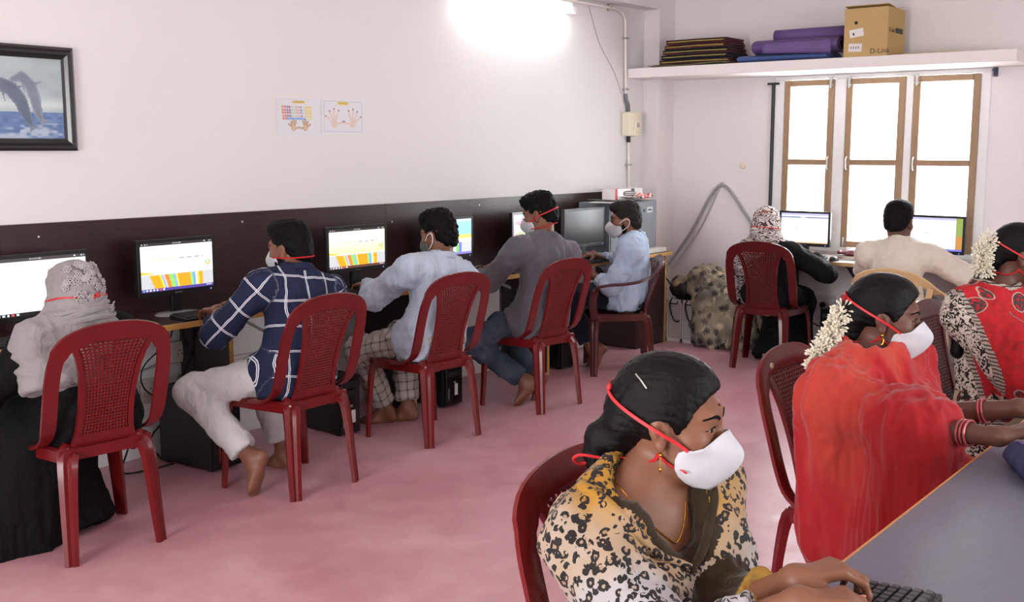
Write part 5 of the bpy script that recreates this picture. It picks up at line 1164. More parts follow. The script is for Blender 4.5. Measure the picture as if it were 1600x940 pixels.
def leopard(gold_c):
    n = N('leopard_print_cloth'); c = n.coord(); wv = n.t.nodes.new('ShaderNodeVectorMath'); wv.operation = 'ADD'; nz = n.add('ShaderNodeTexNoise', Scale=38.0, Detail=2.0); n.link(c, nz.inputs['Vector'])
    wv2 = n.t.nodes.new('ShaderNodeVectorMath'); wv2.operation = 'SCALE'; n.link(nz.outputs['Color'], wv2.inputs[0]); wv2.inputs['Scale'].default_value = .016; n.link(c, wv.inputs[0]); n.link(wv2.outputs[0], wv.inputs[1])
    d = n.vor(50, wv.outputs[0], rnd=.85).outputs[0]; brk = n.noise(75, c, 1)
    ring = n.math('MULTIPLY', n.math('MULTIPLY', n.math('GREATER_THAN', d, .20), n.math('LESS_THAN', d, .50)), n.math('GREATER_THAN', brk, .40)); dot = n.math('GREATER_THAN', n.noise(58, c, 1), .66); core = n.math('LESS_THAN', d, .20)
    ds = n.t.nodes.new('ShaderNodeVectorMath'); ds.operation = 'DISTANCE'; n.link(c, ds.inputs[0]); ds.inputs[1].default_value = gold_c
    g = n.ramp(n.math('ADD', ds.outputs['Value'], n.math('MULTIPLY_ADD', n.noise(7, c, 2), .22, -.11)), [(.15, (1, 1, 1)), (.28, (0, 0, 0))]); bgc = n.mix(g, lin('a3a19f'), lin('a0741f')); corec = n.mix(g, lin('9a8f7e'), lin('8a5a1c'))
    col = n.mix(core, bgc, corec); n.base(n.mix(n.math('MAXIMUM', ring, dot), col, lin('15110f')), .7, .3); n.b.inputs['Sheen Weight'].default_value = .15; return n.m
def red_voile():
    n = N('sheer_red_voile'); c = n.coord(); f = n.noise(3.2, n.scaled(c, (1, 1, .6)), 3, .5, .6); col = n.ramp(f, [(.36, lin('a81a22')), (.5, lin('b8222a')), (.56, lin('c23c34')), (.72, lin('c8543e'))]); dots = n.math('LESS_THAN', n.vor(24, c).outputs[0], .09)
    n.base(n.mix(n.math('MULTIPLY', dots, .5), col, lin('8a1420')), .75, .25); n.b.inputs['Sheen Weight'].default_value = .3
    tl = n.t.nodes.new('ShaderNodeBsdfTranslucent'); n.link(col, tl.inputs[0]); mx = n.t.nodes.new('ShaderNodeMixShader'); mx.inputs[0].default_value = .25; n.link(n.b.outputs[0], mx.inputs[1]); n.link(tl.outputs[0], mx.inputs[2]); n.link(mx.outputs[0], n.t.nodes['Material Output'].inputs[0]); return n.m
def sari_red():
    n = N('red_block_print_sari'); c = n.coord(); v = n.vor(9, c, rnd=.7); d = v.outputs[0]; an = n.noise(70, c, 3); ring = n.math('MULTIPLY', n.math('LESS_THAN', d, .34), n.math('GREATER_THAN', an, .47)); rim = n.math('MULTIPLY', n.math('GREATER_THAN', d, .34), n.math('LESS_THAN', d, .38)); vine = n.math('GREATER_THAN', n.noise(34, c, 3, .6, 1.2), .55)
    col = n.mix(n.math('MULTIPLY', vine, .55), lin('b8262c'), lin('8a2a2c')); col = n.mix(rim, col, lin('b89a8c')); n.base(n.mix(ring, col, lin('4a3c3c')), .8, .2); return n.m
def vine_print():
    n = N('black_white_vine_print'); c = n.coord(); f = n.noise(46, c, 2, .5, 1.6); n.base(n.ramp(f, [(.47, lin('26221f')), (.5, lin('cfc6ba'))]), .8, .2); return n.m
def ladder_print():
    n = N('grey_ladder_print'); c = n.coord(); s_ = n.t.nodes.new('ShaderNodeSeparateXYZ'); n.link(c, s_.inputs[0]); f = n.math('FRACT', n.math('MULTIPLY', n.math('ADD', s_.outputs[2], n.math('MULTIPLY', n.noise(20), .02)), 70)); n.base(n.ramp(f, [(.0, lin('3a3634')), (.35, lin('a89c90'))], 'CONSTANT'), .8, .2); return n.m
def beige_print():
    n = N('beige_paisley_print'); c = n.coord(); v = n.vor(8, c); d = v.outputs[0]; k = n.noise(50, c, 2); col = n.mix(n.math('MULTIPLY', n.math('LESS_THAN', d, .45), n.math('GREATER_THAN', k, .48)), lin('b0a48e'), lin('2c2424')); n.base(n.mix(n.math('MULTIPLY', n.math('GREATER_THAN', d, .45), n.math('LESS_THAN', d, .56)), col, lin('6a2430')), .8, .2); return n.m
def garland(root, base, pts, r, count, seed=1, buds=1., mat=None):
    rng = random.Random(seed); P = spl(pts, 40); mb = MB()
    for i in range(count):
        q = P[rng.randrange(40)]; d = U3([rng.gauss(0, 1) for _ in range(3)]); A = frameM(d + .001); c = q + d * r * rng.uniform(.55, 1.); L, w_ = .013 * buds * rng.uniform(.8, 1.25), .0042 * buds
        V = [(0, -L, 0)] + [(w_ * math.cos(a) * k_, y * L, w_ * math.sin(a) * k_) for y, k_ in ((-.2, .55), (.45, 1.15)) for a in (0, 1.57, 3.14, 4.71)] + [(0, L, 0)]
        F = [[0, 1 + (k + 1) % 4, 1 + k] for k in range(4)] + [[1 + k, 1 + (k + 1) % 4, 5 + (k + 1) % 4, 5 + k] for k in range(4)] + [[9, 5 + k, 5 + (k + 1) % 4] for k in range(4)]
        mb.add(np.array(V) @ A.T + c, F)
    o = mb.build('jasmine_garland', mat or M('jasmine_white', 'e6e0cc', .6, .08), root, base=base); o['kind'] = 'stuff'; return o
def skirt(b, root, base, mat, spread=.16, vox=.012, seed=4, name='skirt', floor=.02, g=.02, amp=.014, extra=(), cut=None):
    km = (b.kn['L'] + b.kn['R']) / 2; am = (b.an['L'] + b.an['R']) / 2; pr = [Ell(b.pel, (.18, .15, .13), np.stack([b.rt, b.fw, b.up], 1), k=.05), Cone(b.pel + (0, 0, -.01), km + (0, 0, 0), .13 + g, .10 + g, (0, 0, 1), .8, k=.06)]
    for k in 'LR': pr += b.thigh(k, g) + [Cone(b.kn[k], (b.kn[k] + am) / 2 * (1, 1, 0) + (0, 0, floor), .075 + g, spread * .7, k=.06, fb=True)]
    pr.append(Cone(km, am * (1, 1, 0) + (0, 0, floor), .10, spread, k=.06, fb=True)); return sdf_obj(name, pr + list(extra), vox, mat, root, base, [cut] if cut else (), folds(amp, (13, 13, 2.5), seed, .004, 25))
def add_hair(b, root, base, prims, subs, vox=.006, mat=None, disp=None, name='hair'): return sdf_obj(name, prims, vox, mat or m_hair, root, base, subs, disp, 1)
def arm(w_, f, pole, **kw): return dict(w=w_, f=f, pole=pole, **kw)
def leg(a, toe, pole=(0, 1, .3), **kw): return dict(a=a, toe=toe, pole=pole, **kw)

# ---- woman in grey lace headscarf and black robe, far left
m_robe = clothmat('black_robe_cloth', '060607', '0c0b0e', sheen=0); m_scarf = clothmat('grey_scarf_cloth', '84807e', '959190', weave=260)
root, base = person('person in grey lace headscarf and black robe typing at the far left', (2.28, 3.85))
b = Body((2.28, 3.85, .52), (2.28, 3.93, .825), (2.295, 3.975, .995), (-.1, 1, -.12), (1, -.03, 0), dict(L=arm((2.135, 4.17, .725), (.05, .95, .12), (-.8, -.3, -.5)), R=arm((2.47, 4.28, .775), (-.05, 1, -.1), (.7, -.2, -.7))), dict(L=leg((2.16, 4.2, .09), (-.1, 1, 0)), R=leg((2.38, 4.2, .09), (.1, 1, 0))), s=.93, hs=.96, fem=True)
make_body(b, root, base, SK_L, hdv=.007, eyes=False, cut=back_cut(2.275, 3.905, -4))
ck = back_cut(2.275, 3.905, -4); shirt(b, root, base, m_robe, None, .93, hem=.12, seed=3, name='robe', cut=ck, wrap=False, loose=.016, amp=.010)
skirt(b, root, base, m_robe, .24, seed=8, cut=ck, extra=[Cone((2.1, 4.02, .42), (2.05, 4.12, .02), .12, .20, k=.08, fb=True)])
TPn = lambda x, y, z: b.nb + b.rt * x + b.fw * y + b.up * z
cape = [Cone(b.nb, b.sh['L'] + b.up * .01, .10, .082, k=.05), Cone(b.sh['L'], b.sh['L'] - b.up * .17 - b.fw * .02 + b.rt * -.01, .082, .085, k=.05, fb=True), Cone(b.nb, b.sh['R'] * .6 + b.nb * .4, .095, .075, k=.05), Cone(b.nb - b.fw * .05, b.ch - b.up * .2 - b.fw * .09 - b.rt * .06, .085, .12, b.fw, .5, k=.06, fb=True), Cone(b.nb + b.fw * .03, b.ch - b.up * .12 + b.fw * .1, .09, .12, k=.06)]
ring = [TPn(.085 * math.sin(a), .075 * math.cos(a), .03 + .012 * math.sin(a)) for a in np.linspace(0, 2 * math.pi, 13)]; cape += [Cone(ring[i], ring[i + 1], .04, .04, k=.02) for i in range(12)]
hp, hs_ = hijab_prims(b, cape); sdf_obj('headscarf', hp, .008, m_scarf, root, base, hs_ + [ck], folds(.010, (10, 10, 20), 4, .003, 34))
mb = MB(); rng = random.Random(3); P = lambda x, y, z: b.hd + b.H @ np.array((x, y, z))
for i in range(34):
    a, z = rng.uniform(-.95, .8), rng.uniform(-.085, .125); z = z - .02 * a; q = snap(hp, [P(math.sin(a) * .095, -math.cos(a) * .12, z)], .013)[0]; nrm = U3(q - (b.hd + b.H @ np.array((0, -.01, .02)))); A = frameM(nrm); r = rng.uniform(.008, .015) * (1.5 if i < 3 else 1); k = rng.choice((5, 6, 8))
    ring = [q + A @ np.array((math.cos(t) * r * (1 + .28 * math.cos(k * t)), .0, math.sin(t) * r * (1 + .28 * math.cos(k * t)))) for t in np.linspace(0, 2 * math.pi, 30)[:-1]]; mb.tube(ring, .0022, 5, closed=True)
    mb.tube([q + A @ np.array((math.cos(t) * r * .4, .001, math.sin(t) * r * .4)) for t in np.linspace(0, 2 * math.pi, 12)[:-1]], .0024, 5, closed=True)
for zz, ph in ((.055, .0), (.03, .5), (.0, 1.1)):
    pts = snap(hp, [TPn(.115 * math.sin(a), -.11 * math.cos(a), zz + .02 * math.sin(a + ph)) for a in np.linspace(-1.7, 1.7, 30)], .006, 8); MB().tube(pts, .011, 7, [.15 + math.sin(math.pi * k / 29) for k in range(30)]).build('scarf_fold', m_scarf, root, base=base, smooth=True)
mb.build('lace_trim', M('grey_lace', 'aeaaa8', .8), root, base=base, smooth=True)
mask_obj(root, base, b.hd, b.H, m_white_mask, m_red_strap, 'head', hp, .96, straps=((60, -.036, -.022, -.125, 0),), so=.011)
MB().tube([P(.0, -.14, -.018), P(.016, -.139, -.014), P(.02, -.138, -.022), P(-.012, -.139, -.03)], .004, 6).build('strap_knot', m_red_strap, root, base=base)
mb = MB()
for k in range(3): p = b.wr['L'] + (b.el['L'] - b.wr['L']) * (.08 + .04 * k); A = frameM(U3(b.el['L'] - b.wr['L'])); mb.tube([p + A @ np.array((math.cos(t) * .037, 0, math.sin(t) * .037)) for t in np.linspace(0, 2 * math.pi, 17)[:-1]], .003, 6, closed=True)
mb.build('sleeve_trim', M('black_beads', '20202a', .3), root, base=base)

# ---- man in navy windowpane shirt and white trousers
root, base = person('person in navy shirt with white grid lines and white trousers, barefoot', (3.29, 3.82))
b = Body((3.29, 3.82, .53), (3.36, 3.89, .915), (3.405, 3.985, 1.085), (-.27, .95, -.12), (.985, -.12, 0), dict(L=arm((3.165, 4.23, .795), (.12, .95, -.12), (-.75, -.25, -.65)), R=arm((3.40, 4.35, .795), (-.4, .9, -.12), (.7, -.1, -.7))), dict(L=leg((3.05, 3.88, .165), (-.25, .25, -.92), (-.5, 1, .5), up=(-.2, .95, .2)), R=leg((3.41, 4.08, .09), (.1, 1, -.12))), hs=1.0, sw=.195)
make_body(b, root, base, SK_M, cut=back_cut(3.285, 3.85, 1))
nv = navy_check(); ck = back_cut(3.285, 3.85, 1); shirt(b, root, base, nv, None, .45, seed=5, hem=.11, cut=ck); collar(b, root, base, nv)
trousers(b, root, base, clothmat('white_cotton_trousers', 'b9b9b8', 'c9c9c7'), seed=6, frac=.88, r1=.054, cut=ck)
h, hs_ = hair_short(b.hd, b.H, 1.0, .032, .03); h.append(Cone(b.hd + b.H @ np.array((.0, .075, .105)), b.hd + b.H @ np.array((.01, .118, .088)), .026, .010, k=.02)); hd_ = add_hair(b, root, base, h, hs_, disp=hair_disp(.004, 70, 3))
hpm, hsm = head_surf(b); eyes_brows(root, base, b.hd, b.H, 1., False); mask_obj(root, base, b.hd, b.H, m_white_mask, m_red_strap, 'head', h + hpm + b.neck(), straps=((52, -.036, -.05, -.11, 0),))
sdf_obj('beard', [Ell(b.hd + b.H @ np.array((sx * .052, .022, -.062)), (.02, .04, .036), b.H, k=.02) for sx in (-1, 1)] , .006, m_hair, root, base)
w_ = b.wr['R']; A = frameM(U3(w_ - b.el['R'])); MB().tube([w_ + A @ np.array((math.cos(t) * .031, -.012, math.sin(t) * .031)) for t in np.linspace(0, 2 * math.pi, 17)[:-1]], .003, 6, closed=True).build('bracelet', m_blk, root, base=base)

# ---- man in pale blue shirt and checked trousers
root, base = person('person in pale blue shirt and grey checked trousers with curly black hair', (4.31, 3.9))
b = Body((4.31, 3.9, .53), (4.385, 3.92, .895), (4.455, 3.985, 1.085), (-.06, .97, -.2), (.98, -.16, 0), dict(L=arm((4.30, 4.37, .795), (.15, .95, -.1), (-.8, -.2, -.6)), R=arm((4.60, 4.42, .795), (-.35, .9, -.1), (.8, 0, -.6))), dict(L=leg((4.36, 4.32, .085), (-.6, .75, -.03), (-.6, .6, .8)), R=leg((4.47, 4.25, .09), (-.35, .9, -.05), (.2, 1, .5))), sw=.19)
make_body(b, root, base, SK_M, cut=back_cut(4.31, 3.95, -4))
pb = clothmat('pale_blue_shirt_cloth', 'a9b6c8', 'bcc7d6'); ck = back_cut(4.31, 3.95, -4); shirt(b, root, base, pb, None, .9, seed=15, hem=.12, cut=ck, wrap=False, amp=.011); collar(b, root, base, pb); cuff(b, root, base, pb, 'L'); cuff(b, root, base, pb, 'R')
trousers(b, root, base, grey_check(), seed=16, frac=.9, r1=.05, amp=.009, cut=ck)
h, hs_ = hair_short(b.hd, b.H, 1.0, .04, .025); add_hair(b, root, base, h, hs_, disp=hair_disp(.009, 62, 8))
eyes_brows(root, base, b.hd, b.H, 1., False); mask_obj(root, base, b.hd, b.H, m_grey_mask, m_white_strap, 'ear', h)

# ---- man in grey shirt and jeans
root, base = person('person in dark grey shirt and blue jeans with red mask straps', (5.26, 3.88))
b = Body((5.26, 3.88, .53), (5.33, 3.91, .945), (5.385, 3.99, 1.155), (-.27, .94, -.28), (.975, -.2, 0), dict(L=arm((5.215, 4.33, .80), (.25, .95, -.1), (-.7, -.25, -.65)), R=arm((5.54, 4.40, .80), (-.4, .9, -.1), (.8, 0, -.6))), dict(L=leg((5.20, 3.96, .15), (-.46, .55, -.70), (-.55, 1, .4), up=(.0, .8, .6)), R=leg((5.36, 4.0, .14), (-.1, .4, -.9), (.0, 1, .4), up=(0, .9, .3))), sw=.2)
make_body(b, root, base, SK_M, cut=back_cut(5.26, 3.93, -4))
gs = clothmat('charcoal_shirt_cloth', '55525a', '635f66'); ck = back_cut(5.26, 3.93, -4); shirt(b, root, base, gs, None, .42, seed=25, hem=.13, cut=ck, wrap=False, amp=.008); collar(b, root, base, gs)
trousers(b, root, base, denim(), seed=26, frac=.92, r1=.05, cut=ck)
h, hs_ = hair_short(b.hd, b.H, 1.0, .036, .035); add_hair(b, root, base, h, hs_, disp=hair_disp(.008, 52, 12))
hpm, hsm = head_surf(b); eyes_brows(root, base, b.hd, b.H, 1., False); mask_obj(root, base, b.hd, b.H, m_white_mask, m_red_strap, 'head', h + hpm + b.neck(), straps=((52, -.036, .008, -.12, 0), (48, -.078, -.088, -.09, 1)))
w_ = b.wr['L']; A = frameM(U3(w_ - b.el['L'])); wt = MB().tube([w_ + A @ np.array((math.cos(t) * .032, -.02, math.sin(t) * .032)) for t in np.linspace(0, 2 * math.pi, 17)[:-1]], .006, 6, closed=True).build('wrist_watch', M('steel_watch', '6a6c70', .3, metal=.8), root, base=base, smooth=True)

# ---- man in light blue shirt in the armchair
root, base = person('person in light blue shirt and navy trousers sitting in the armchair with white mask', (6.54, 4.08))
b = Body((6.54, 4.08, .52), (6.575, 4.06, .875), (6.535, 4.095, 1.055), (-.56, .82, -.08), (.83, .55, 0), dict(L=arm((6.43, 4.27, .65), (.2, .5, .3), (-.6, -.4, -.7)), R=arm((6.63, 4.42, .785), (-.93, .3, -.05), (.6, .4, -.5))), dict(L=leg((6.33, 4.23, .15), (-.15, .3, -.92), (-.5, 1, .5), up=(-.3, .9, .2)), R=leg((6.50, 4.32, .13), (-.6, .35, -.6), (-.4, 1, .5), up=(-.3, .6, .6))), sw=.19, s=1.04)
make_body(b, root, base, SK_M, cut=back_cut(6.47, 4.08, 40, -.01))
lb_ = clothmat('light_blue_shirt_cloth', 'a6bbd6', 'bccde2'); ck = back_cut(6.47, 4.08, 40, -.01); shirt(b, root, base, lb_, None, .55, seed=35, hem=.14, cut=ck, wrap=False, amp=.010); collar(b, root, base, lb_)
trousers(b, root, base, clothmat('navy_trouser_cloth', '10131f', '171b2a'), seed=36, frac=.86, cut=ck)
h, hs_ = hair_short(b.hd, b.H, 1.0, .028, .03); add_hair(b, root, base, h, hs_, mat=hairmat('brown_black_hair', '141011', '2a2220', .6, (20, 20, 20)), disp=hair_disp(.004, 70, 22))
sdf_obj('beard', [Ell(b.hd + b.H @ np.array((sx * .054, .012, -.052)), (.018, .022, .045), b.H, k=.02) for sx in (-1, 1)], .006, m_hair, root, base)
eyes_brows(root, base, b.hd, b.H, 1.); mask_obj(root, base, b.hd, b.H, m_white_mask, m_white_strap, 'ear', h)

# ---- woman in zebra headscarf by the window
root, base = person('person in zebra striped headscarf and black dress at the window desk', (7.23, 3.32))
b = Body((7.23, 3.32, .52), (7.25, 3.33, .83), (7.24, 3.352, 1.02), (1, -.1, -.12), (0, -1, 0), dict(R=arm((7.47, 3.09, .79), (1, .05, -.12), (-.2, -.9, -.6)), L=arm((7.52, 3.46, .79), (1, -.2, -.12), (-.1, .8, -.6))), dict(R=leg((7.42, 3.22, .09), (1, -.1, 0), (1, 0, .3)), L=leg((7.40, 3.40, .10), (.8, .4, -.1), (1, 0, .3))), s=.95, hs=.95, fem=True)
make_body(b, root, base, SK_L, hdv=.007, hv=.006, eyes=False, cut=back_cut(7.25, 3.32, -84))
bd = clothmat('black_dress_cloth', '060608', '0d0e11', sheen=0); ck = back_cut(7.25, 3.32, -84); shirt(b, root, base, bd, None, .95, hem=.12, cut=ck, seed=43, name='dress_top', wrap=False, loose=.012, vox=.010); skirt(b, root, base, bd, .19, seed=48, cut=ck)
cape = [Cone(b.nb, b.sh['L'] + b.up * .005, .09, .075, k=.05), Cone(b.sh['L'], b.sh['L'] - b.up * .13 - b.fw * .03, .078, .07, k=.05, fb=True), Cone(b.nb, b.sh['R'] * .4 + b.nb * .6, .088, .07, k=.05), Cone(b.nb - b.fw * .04 - b.rt * .06, b.ch - b.up * .08 - b.fw * .08 - b.rt * .14, .08, .08, b.fw, .5, k=.06), Cone(b.sh['L'] - b.up * .05 - b.rt * .04, b.sh['L'] - b.up * .36 - b.rt * .05, .035, .03, k=.03)]
hp, hs_ = hijab_prims(b, cape); sdf_obj('headscarf', hp, .009, zebra(), root, base, hs_ + [ck], folds(.006, (13, 13, 16), 44, .002, 30)); mask_obj(root, base, b.hd, b.H, m_white_mask, m_red_strap, 'head', hp, .95, straps=((60, -.036, -.03, -.125, 0),), so=.010)
P = lambda x, y, z: b.hd + b.H @ np.array((x, y, z)); pts = snap(hp, [P(math.sin(a) * .09, -math.cos(a) * .12, .075 + .02 * math.sin(a * 2)) for a in np.linspace(-.9, .9, 16)], .004); MB().tube(pts, .004, 5).build('scarf_pattern_line', M('rust_print', '9a3f34', .8), root, base=base)

# ---- man in cream shirt by the window
root, base = person('person in cream shirt seen from behind in front of the window', (7.02, 2.37))
b = Body((7.02, 2.37, .53), (7.13, 2.375, .875), (7.2, 2.41, 1.075), (1, -.03, -.15), (0.02, -1, 0), dict(R=arm((7.47, 2.11, .79), (1, .05, -.12), (-.2, -.9, -.5)), L=arm((7.53, 2.52, .79), (1, -.2, -.12), (-.1, .8, -.6))), dict(R=leg((7.42, 2.26, .09), (1, -.1, 0), (1, 0, .3)), L=leg((7.42, 2.48, .09), (1, .1, 0), (1, 0, .3))), sw=.20, hs=1.12)
make_body(b, root, base, SK_D, hdv=.006, hv=.006, eyes=False, cut=back_cut(7.02, 2.30, -90))
cs = clothmat('cream_shirt_cloth', 'cfc4b6', 'd9d0c3'); ck = back_cut(7.02, 2.30, -90); shirt(b, root, base, cs, None, .55, seed=53, hem=.12, cut=ck, wrap=False, loose=.016); collar(b, root, base, cs); trousers(b, root, base, clothmat('dark_trouser_cloth', '26262c', '303036'), seed=56, cut=ck)
h, hs_ = hair_short(b.hd, b.H, 1.12, .020, .015, -.058); add_hair(b, root, base, h, hs_, disp=hair_disp(.003, 80, 32))

# ---- woman in leopard print, foreground
root, base = person('person in gold and white leopard print in the foreground with white mask', (1.86, 1.06))
b = Body((1.86, 1.08, .53), (1.795, 1.07, .86), (1.825, 1.03, 1.028), (.27, -.96, -.07), (-.96, .28, 0), dict(L=arm((1.757, .742, .797), (.60, -.74, .22), (-.1, .4, -.9), curl=(40, 42, 26)), R=arm((1.675, .70, .795), (.55, -.80, .05), (-.5, .3, -.8), curl=(30, 40, 26))), dict(L=leg((2.0, .6, .09), (.1, -1, 0), (0, -1, .3)), R=leg((1.75, .6, .09), (-.1, -1, 0), (0, -1, .3))), s=.95, hs=1.0, fem=True, sw=.16, roll=0)
make_body(b, root, base, SK_F, vox=.010, hv=.0028, hdv=.0028, barefoot=False, hand_s=1.02, cut=back_cut(1.88, 1.03, 180)); nails(b, root, base, m_nail)
lp = leopard(tuple(b.nb - base + b.up * .02)); m_band = clothmat('black_gold_border', '17120c', '3a2a10', sc=40); m_gb = M('gold_border', '9a7424', .6, .3, 120)
T3 = np.stack([b.rt, b.fw, b.up], 1)
hole = [Ell(b.nb + b.up * .045 + b.fw * .045, (.098, .088, .075), T3, k=.006), Ell(b.nb - b.up * .03 + b.fw * .10, (.058, .075, .085), T3, k=.02)]
pr = b.torso(.016) + [Cone(b.pel + b.up * .08, b.pel - b.up * .12, .16, .19, b.fw, .8, k=.05)]
pr += b.uarm('R', .012) + b.farm('R', .014, .7, True) + b.uarm('L', .014) + b.farm('L', .014, .62, True) + [Cone(b.sh['R'] - b.up * .03, b.el['R'] - b.up * .08, .058, .066, k=.06), Cone(b.sh['L'] + b.fw * .02, b.ch - b.up * .2 + b.fw * .13, .065, .075, k=.06)]
def zone(C):
    d = field(hole, C); dl = np.linalg.norm(C - b.wr['L'], axis=1); t = (C - b.el['L']) @ U3(b.wr['L'] - b.el['L']); near = np.minimum(Cone(b.el['L'], b.wr['L'], .03, .03).d(C), 1); L = np.linalg.norm(b.wr['L'] - b.el['L'])
    z = np.zeros(len(C), int); fr = (C - b.nb) @ b.fw > .045; z[(d < .016) & fr] = 1; s_ = (near < .06) & (t > L * .12); z[s_] = 1; z[s_ & (t > L * .54)] = 2; return z
sdf_obj('leopard_dupatta', pr, .0055, [lp, m_band, m_gb], root, base, hole + [back_cut(1.88, 1.03, 180)], folds(.012, (13, 13, 7), 61, .003, 26), midx=zone)
TP = lambda x, y, z: b.nb + b.rt * x + b.fw * y + b.up * z
pts = snap(pr, [TP(*q) for q in spl([(-.02, -.055, .03), (.075, -.045, .02), (.118, .0, .0), (.108, .065, -.025), (.075, .11, -.07), (.02, .13, -.125)], 26)], .004); MB().tube(pts, .013, 8, [.5 + .6 * math.sin(math.pi * min(.92, .08 + k / 26)) for k in range(26)]).build('dupatta_edge', lp, root, base=base, smooth=True)
pts = snap(pr, [TP(*q) for q in spl([(-.02, -.055, .03), (-.085, -.03, .02), (-.112, .03, -.005), (-.085, .09, -.05), (-.03, .125, -.11), (.02, .13, -.14)], 26)], .004); MB().tube(pts, .012, 8, [.5 + .6 * math.sin(math.pi * min(.92, .08 + k / 26)) for k in range(26)]).build('dupatta_edge', m_band, root, base=base, smooth=True)
skirt(b, root, base, m_band, .2, seed=63)
H = b.H; hs1 = b.hs; P = lambda x, y, z: b.hd + H @ (np.array((x, y, z)) * hs1); E = lambda p, r, k=.02: Ell(P(*p), np.array(r) * hs1, H, k)
hw_ = [E((0, -.022, .034), (.080, .102, .090), .02), E((0, -.005, .072), (.066, .09, .058), .03), E((.05, -.005, .02), (.03, .05, .05), .02), E((-.05, -.005, .02), (.03, .05, .05), .02), E((0, -.09, -.01), (.062, .045, .07), .03), E((0, -.112, -.055), (.042, .03, .04), .03)]
hsub = [E((0, .135, -.03), (.125, .102, .118), .010), E((.083, .004, -.034), (.026, .030, .050), .008), E((-.083, .004, -.034), (.026, .030, .050), .008), Half(P(0, 0, -.10), H @ np.array((0, -.35, 1)), .01), E((0, .02, -.10), (.075, .085, .055), .012)]
br = [(.0, -.105, -.03), (.012, -.135, -.055), (.016, -.142, -.09), (.006, -.128, -.12), (.012, -.14, -.15), (.0, -.13, -.185), (-.01, -.125, -.23), (-.012, -.13, -.28)]
for i in range(len(br) - 1): hw_.append(Cone(P(*br[i]), P(*br[i + 1]), .030 - .002 * i, .025 - .002 * i if i % 2 else .034 - .002 * i, k=.012))
add_hair(b, root, base, hw_, hsub, .0035, m_hairw, lambda V: .0016 * vnoise((V - b.hd) @ H * np.array((150, 22, 150)), 5) + .0008 * vnoise(V * 300, 2), 'hair')
hpm, hsm = head_surf(b); eyes_brows(root, base, b.hd, H, hs1); mask_obj(root, base, b.hd, H, m_white_mask, m_red_strap, 'head', hw_[:6] + hpm + b.neck(), hs1)
for q, sx in enumerate((1, -1)):
    e = P(sx * .078, .002, -.05); er = MB().ball(e, .0035, 8).build('earring', m_gold, root, base=base, smooth=True); mb = MB().tube([e, e - np.array((0, 0, .012)), e - np.array((0, 0, .024))], .0011, 6); mb.ball(e - np.array((0, 0, .028)), (.0032, .0032, .0042), 8); mb.build('drop', m_gold, er, base=base, smooth=True)
bp = b.torso(-.012) + b.neck(); pts = snap(bp, [TP(*q) for q in spl([(-.045, -.045, .055), (.0, -.055, .055), (.05, -.02, .04), (.062, .03, -.0), (.05, .07, -.03), (.02, .09, -.07), (0, .095, -.085), (-.03, .085, -.055), (-.06, .04, 0), (-.055, .0, .04), (-.045, -.045, .055)], 60)], .0015); MB().tube(pts, .0012, 6, [1 if k % 2 else 1.5 for k in range(60)]).build('necklace', m_gold, root, base=base)
cl = snap(hw_, [P(*q) for q in ((.062, -.065, .095), (.068, -.05, .085), (.074, -.035, .072))], .002); MB().tube(cl, .0018, 6).build('hair_clip', m_chrome, root, base=base)
kn_ = snap(hw_, [P(.03, -.115, .05)], .003)[0]; MB().ball(kn_, (.006, .006, .009), 8).build('strap_knot', m_red_strap, root, base=base, smooth=True)
MB().tube(spl([P(.05, -.125, -.085), P(.065, -.16, -.082), P(.06, -.175, -.095), P(.04, -.165, -.108), P(.02, -.14, -.098)], 16), .003, 6).build('strap_bow', m_red_strap, root, base=base, smooth=True)
bd_ = snap(hpm, [P(.0, .096, .05)], .001)[0]; MB().ball(bd_, .003, 8).build('forehead_dot', M('maroon_dot', '6a1a20', .5), root, base=base, smooth=True)

# ---- woman in red voile with jasmine
root, base = person('person in sheer red dupatta with a jasmine garland, seated at the near table', (3.33, 1.17))
b = Body((3.33, 1.17, .53), (3.235, 1.16, .875), (3.268, 1.12, 1.05), (.29, -.955, -.10), (-.97, .24, 0), dict(R=arm((2.945, .705, .812), (.55, -.80, .22), (-.2, .1, -1), curl=(30, 52, 34)), L=arm((3.20, .715, .838), (.35, -.92, .0), (-.6, .1, -.6), curl=(20, 46, 30))), dict(L=leg((3.42, .75, .09), (.1, -1, 0), (0, -1, .3)), R=leg((3.2, .75, .09), (-.1, -1, 0), (0, -1, .3))), s=.97, hs=1.0, fem=True, sw=.175)
make_body(b, root, base, SK_D, vox=.011, hv=.0035, hdv=.0035, barefoot=False, cut=back_cut(3.33, 1.20, 180)); nails(b, root, base, M('plain_nail', '7a5040', .35))
yk = clothmat('pale_yellow_kurta', 'c9b274', 'd8c48a'); ck = back_cut(3.33, 1.20, 180); shirt(b, root, base, yk, None, .1, seed=73, hem=.14, wrap=False, vox=.009, name='kurta', g=.014, cut=ck, sleeves='')
T3 = np.stack([b.rt, b.fw, b.up], 1); rv = red_voile()
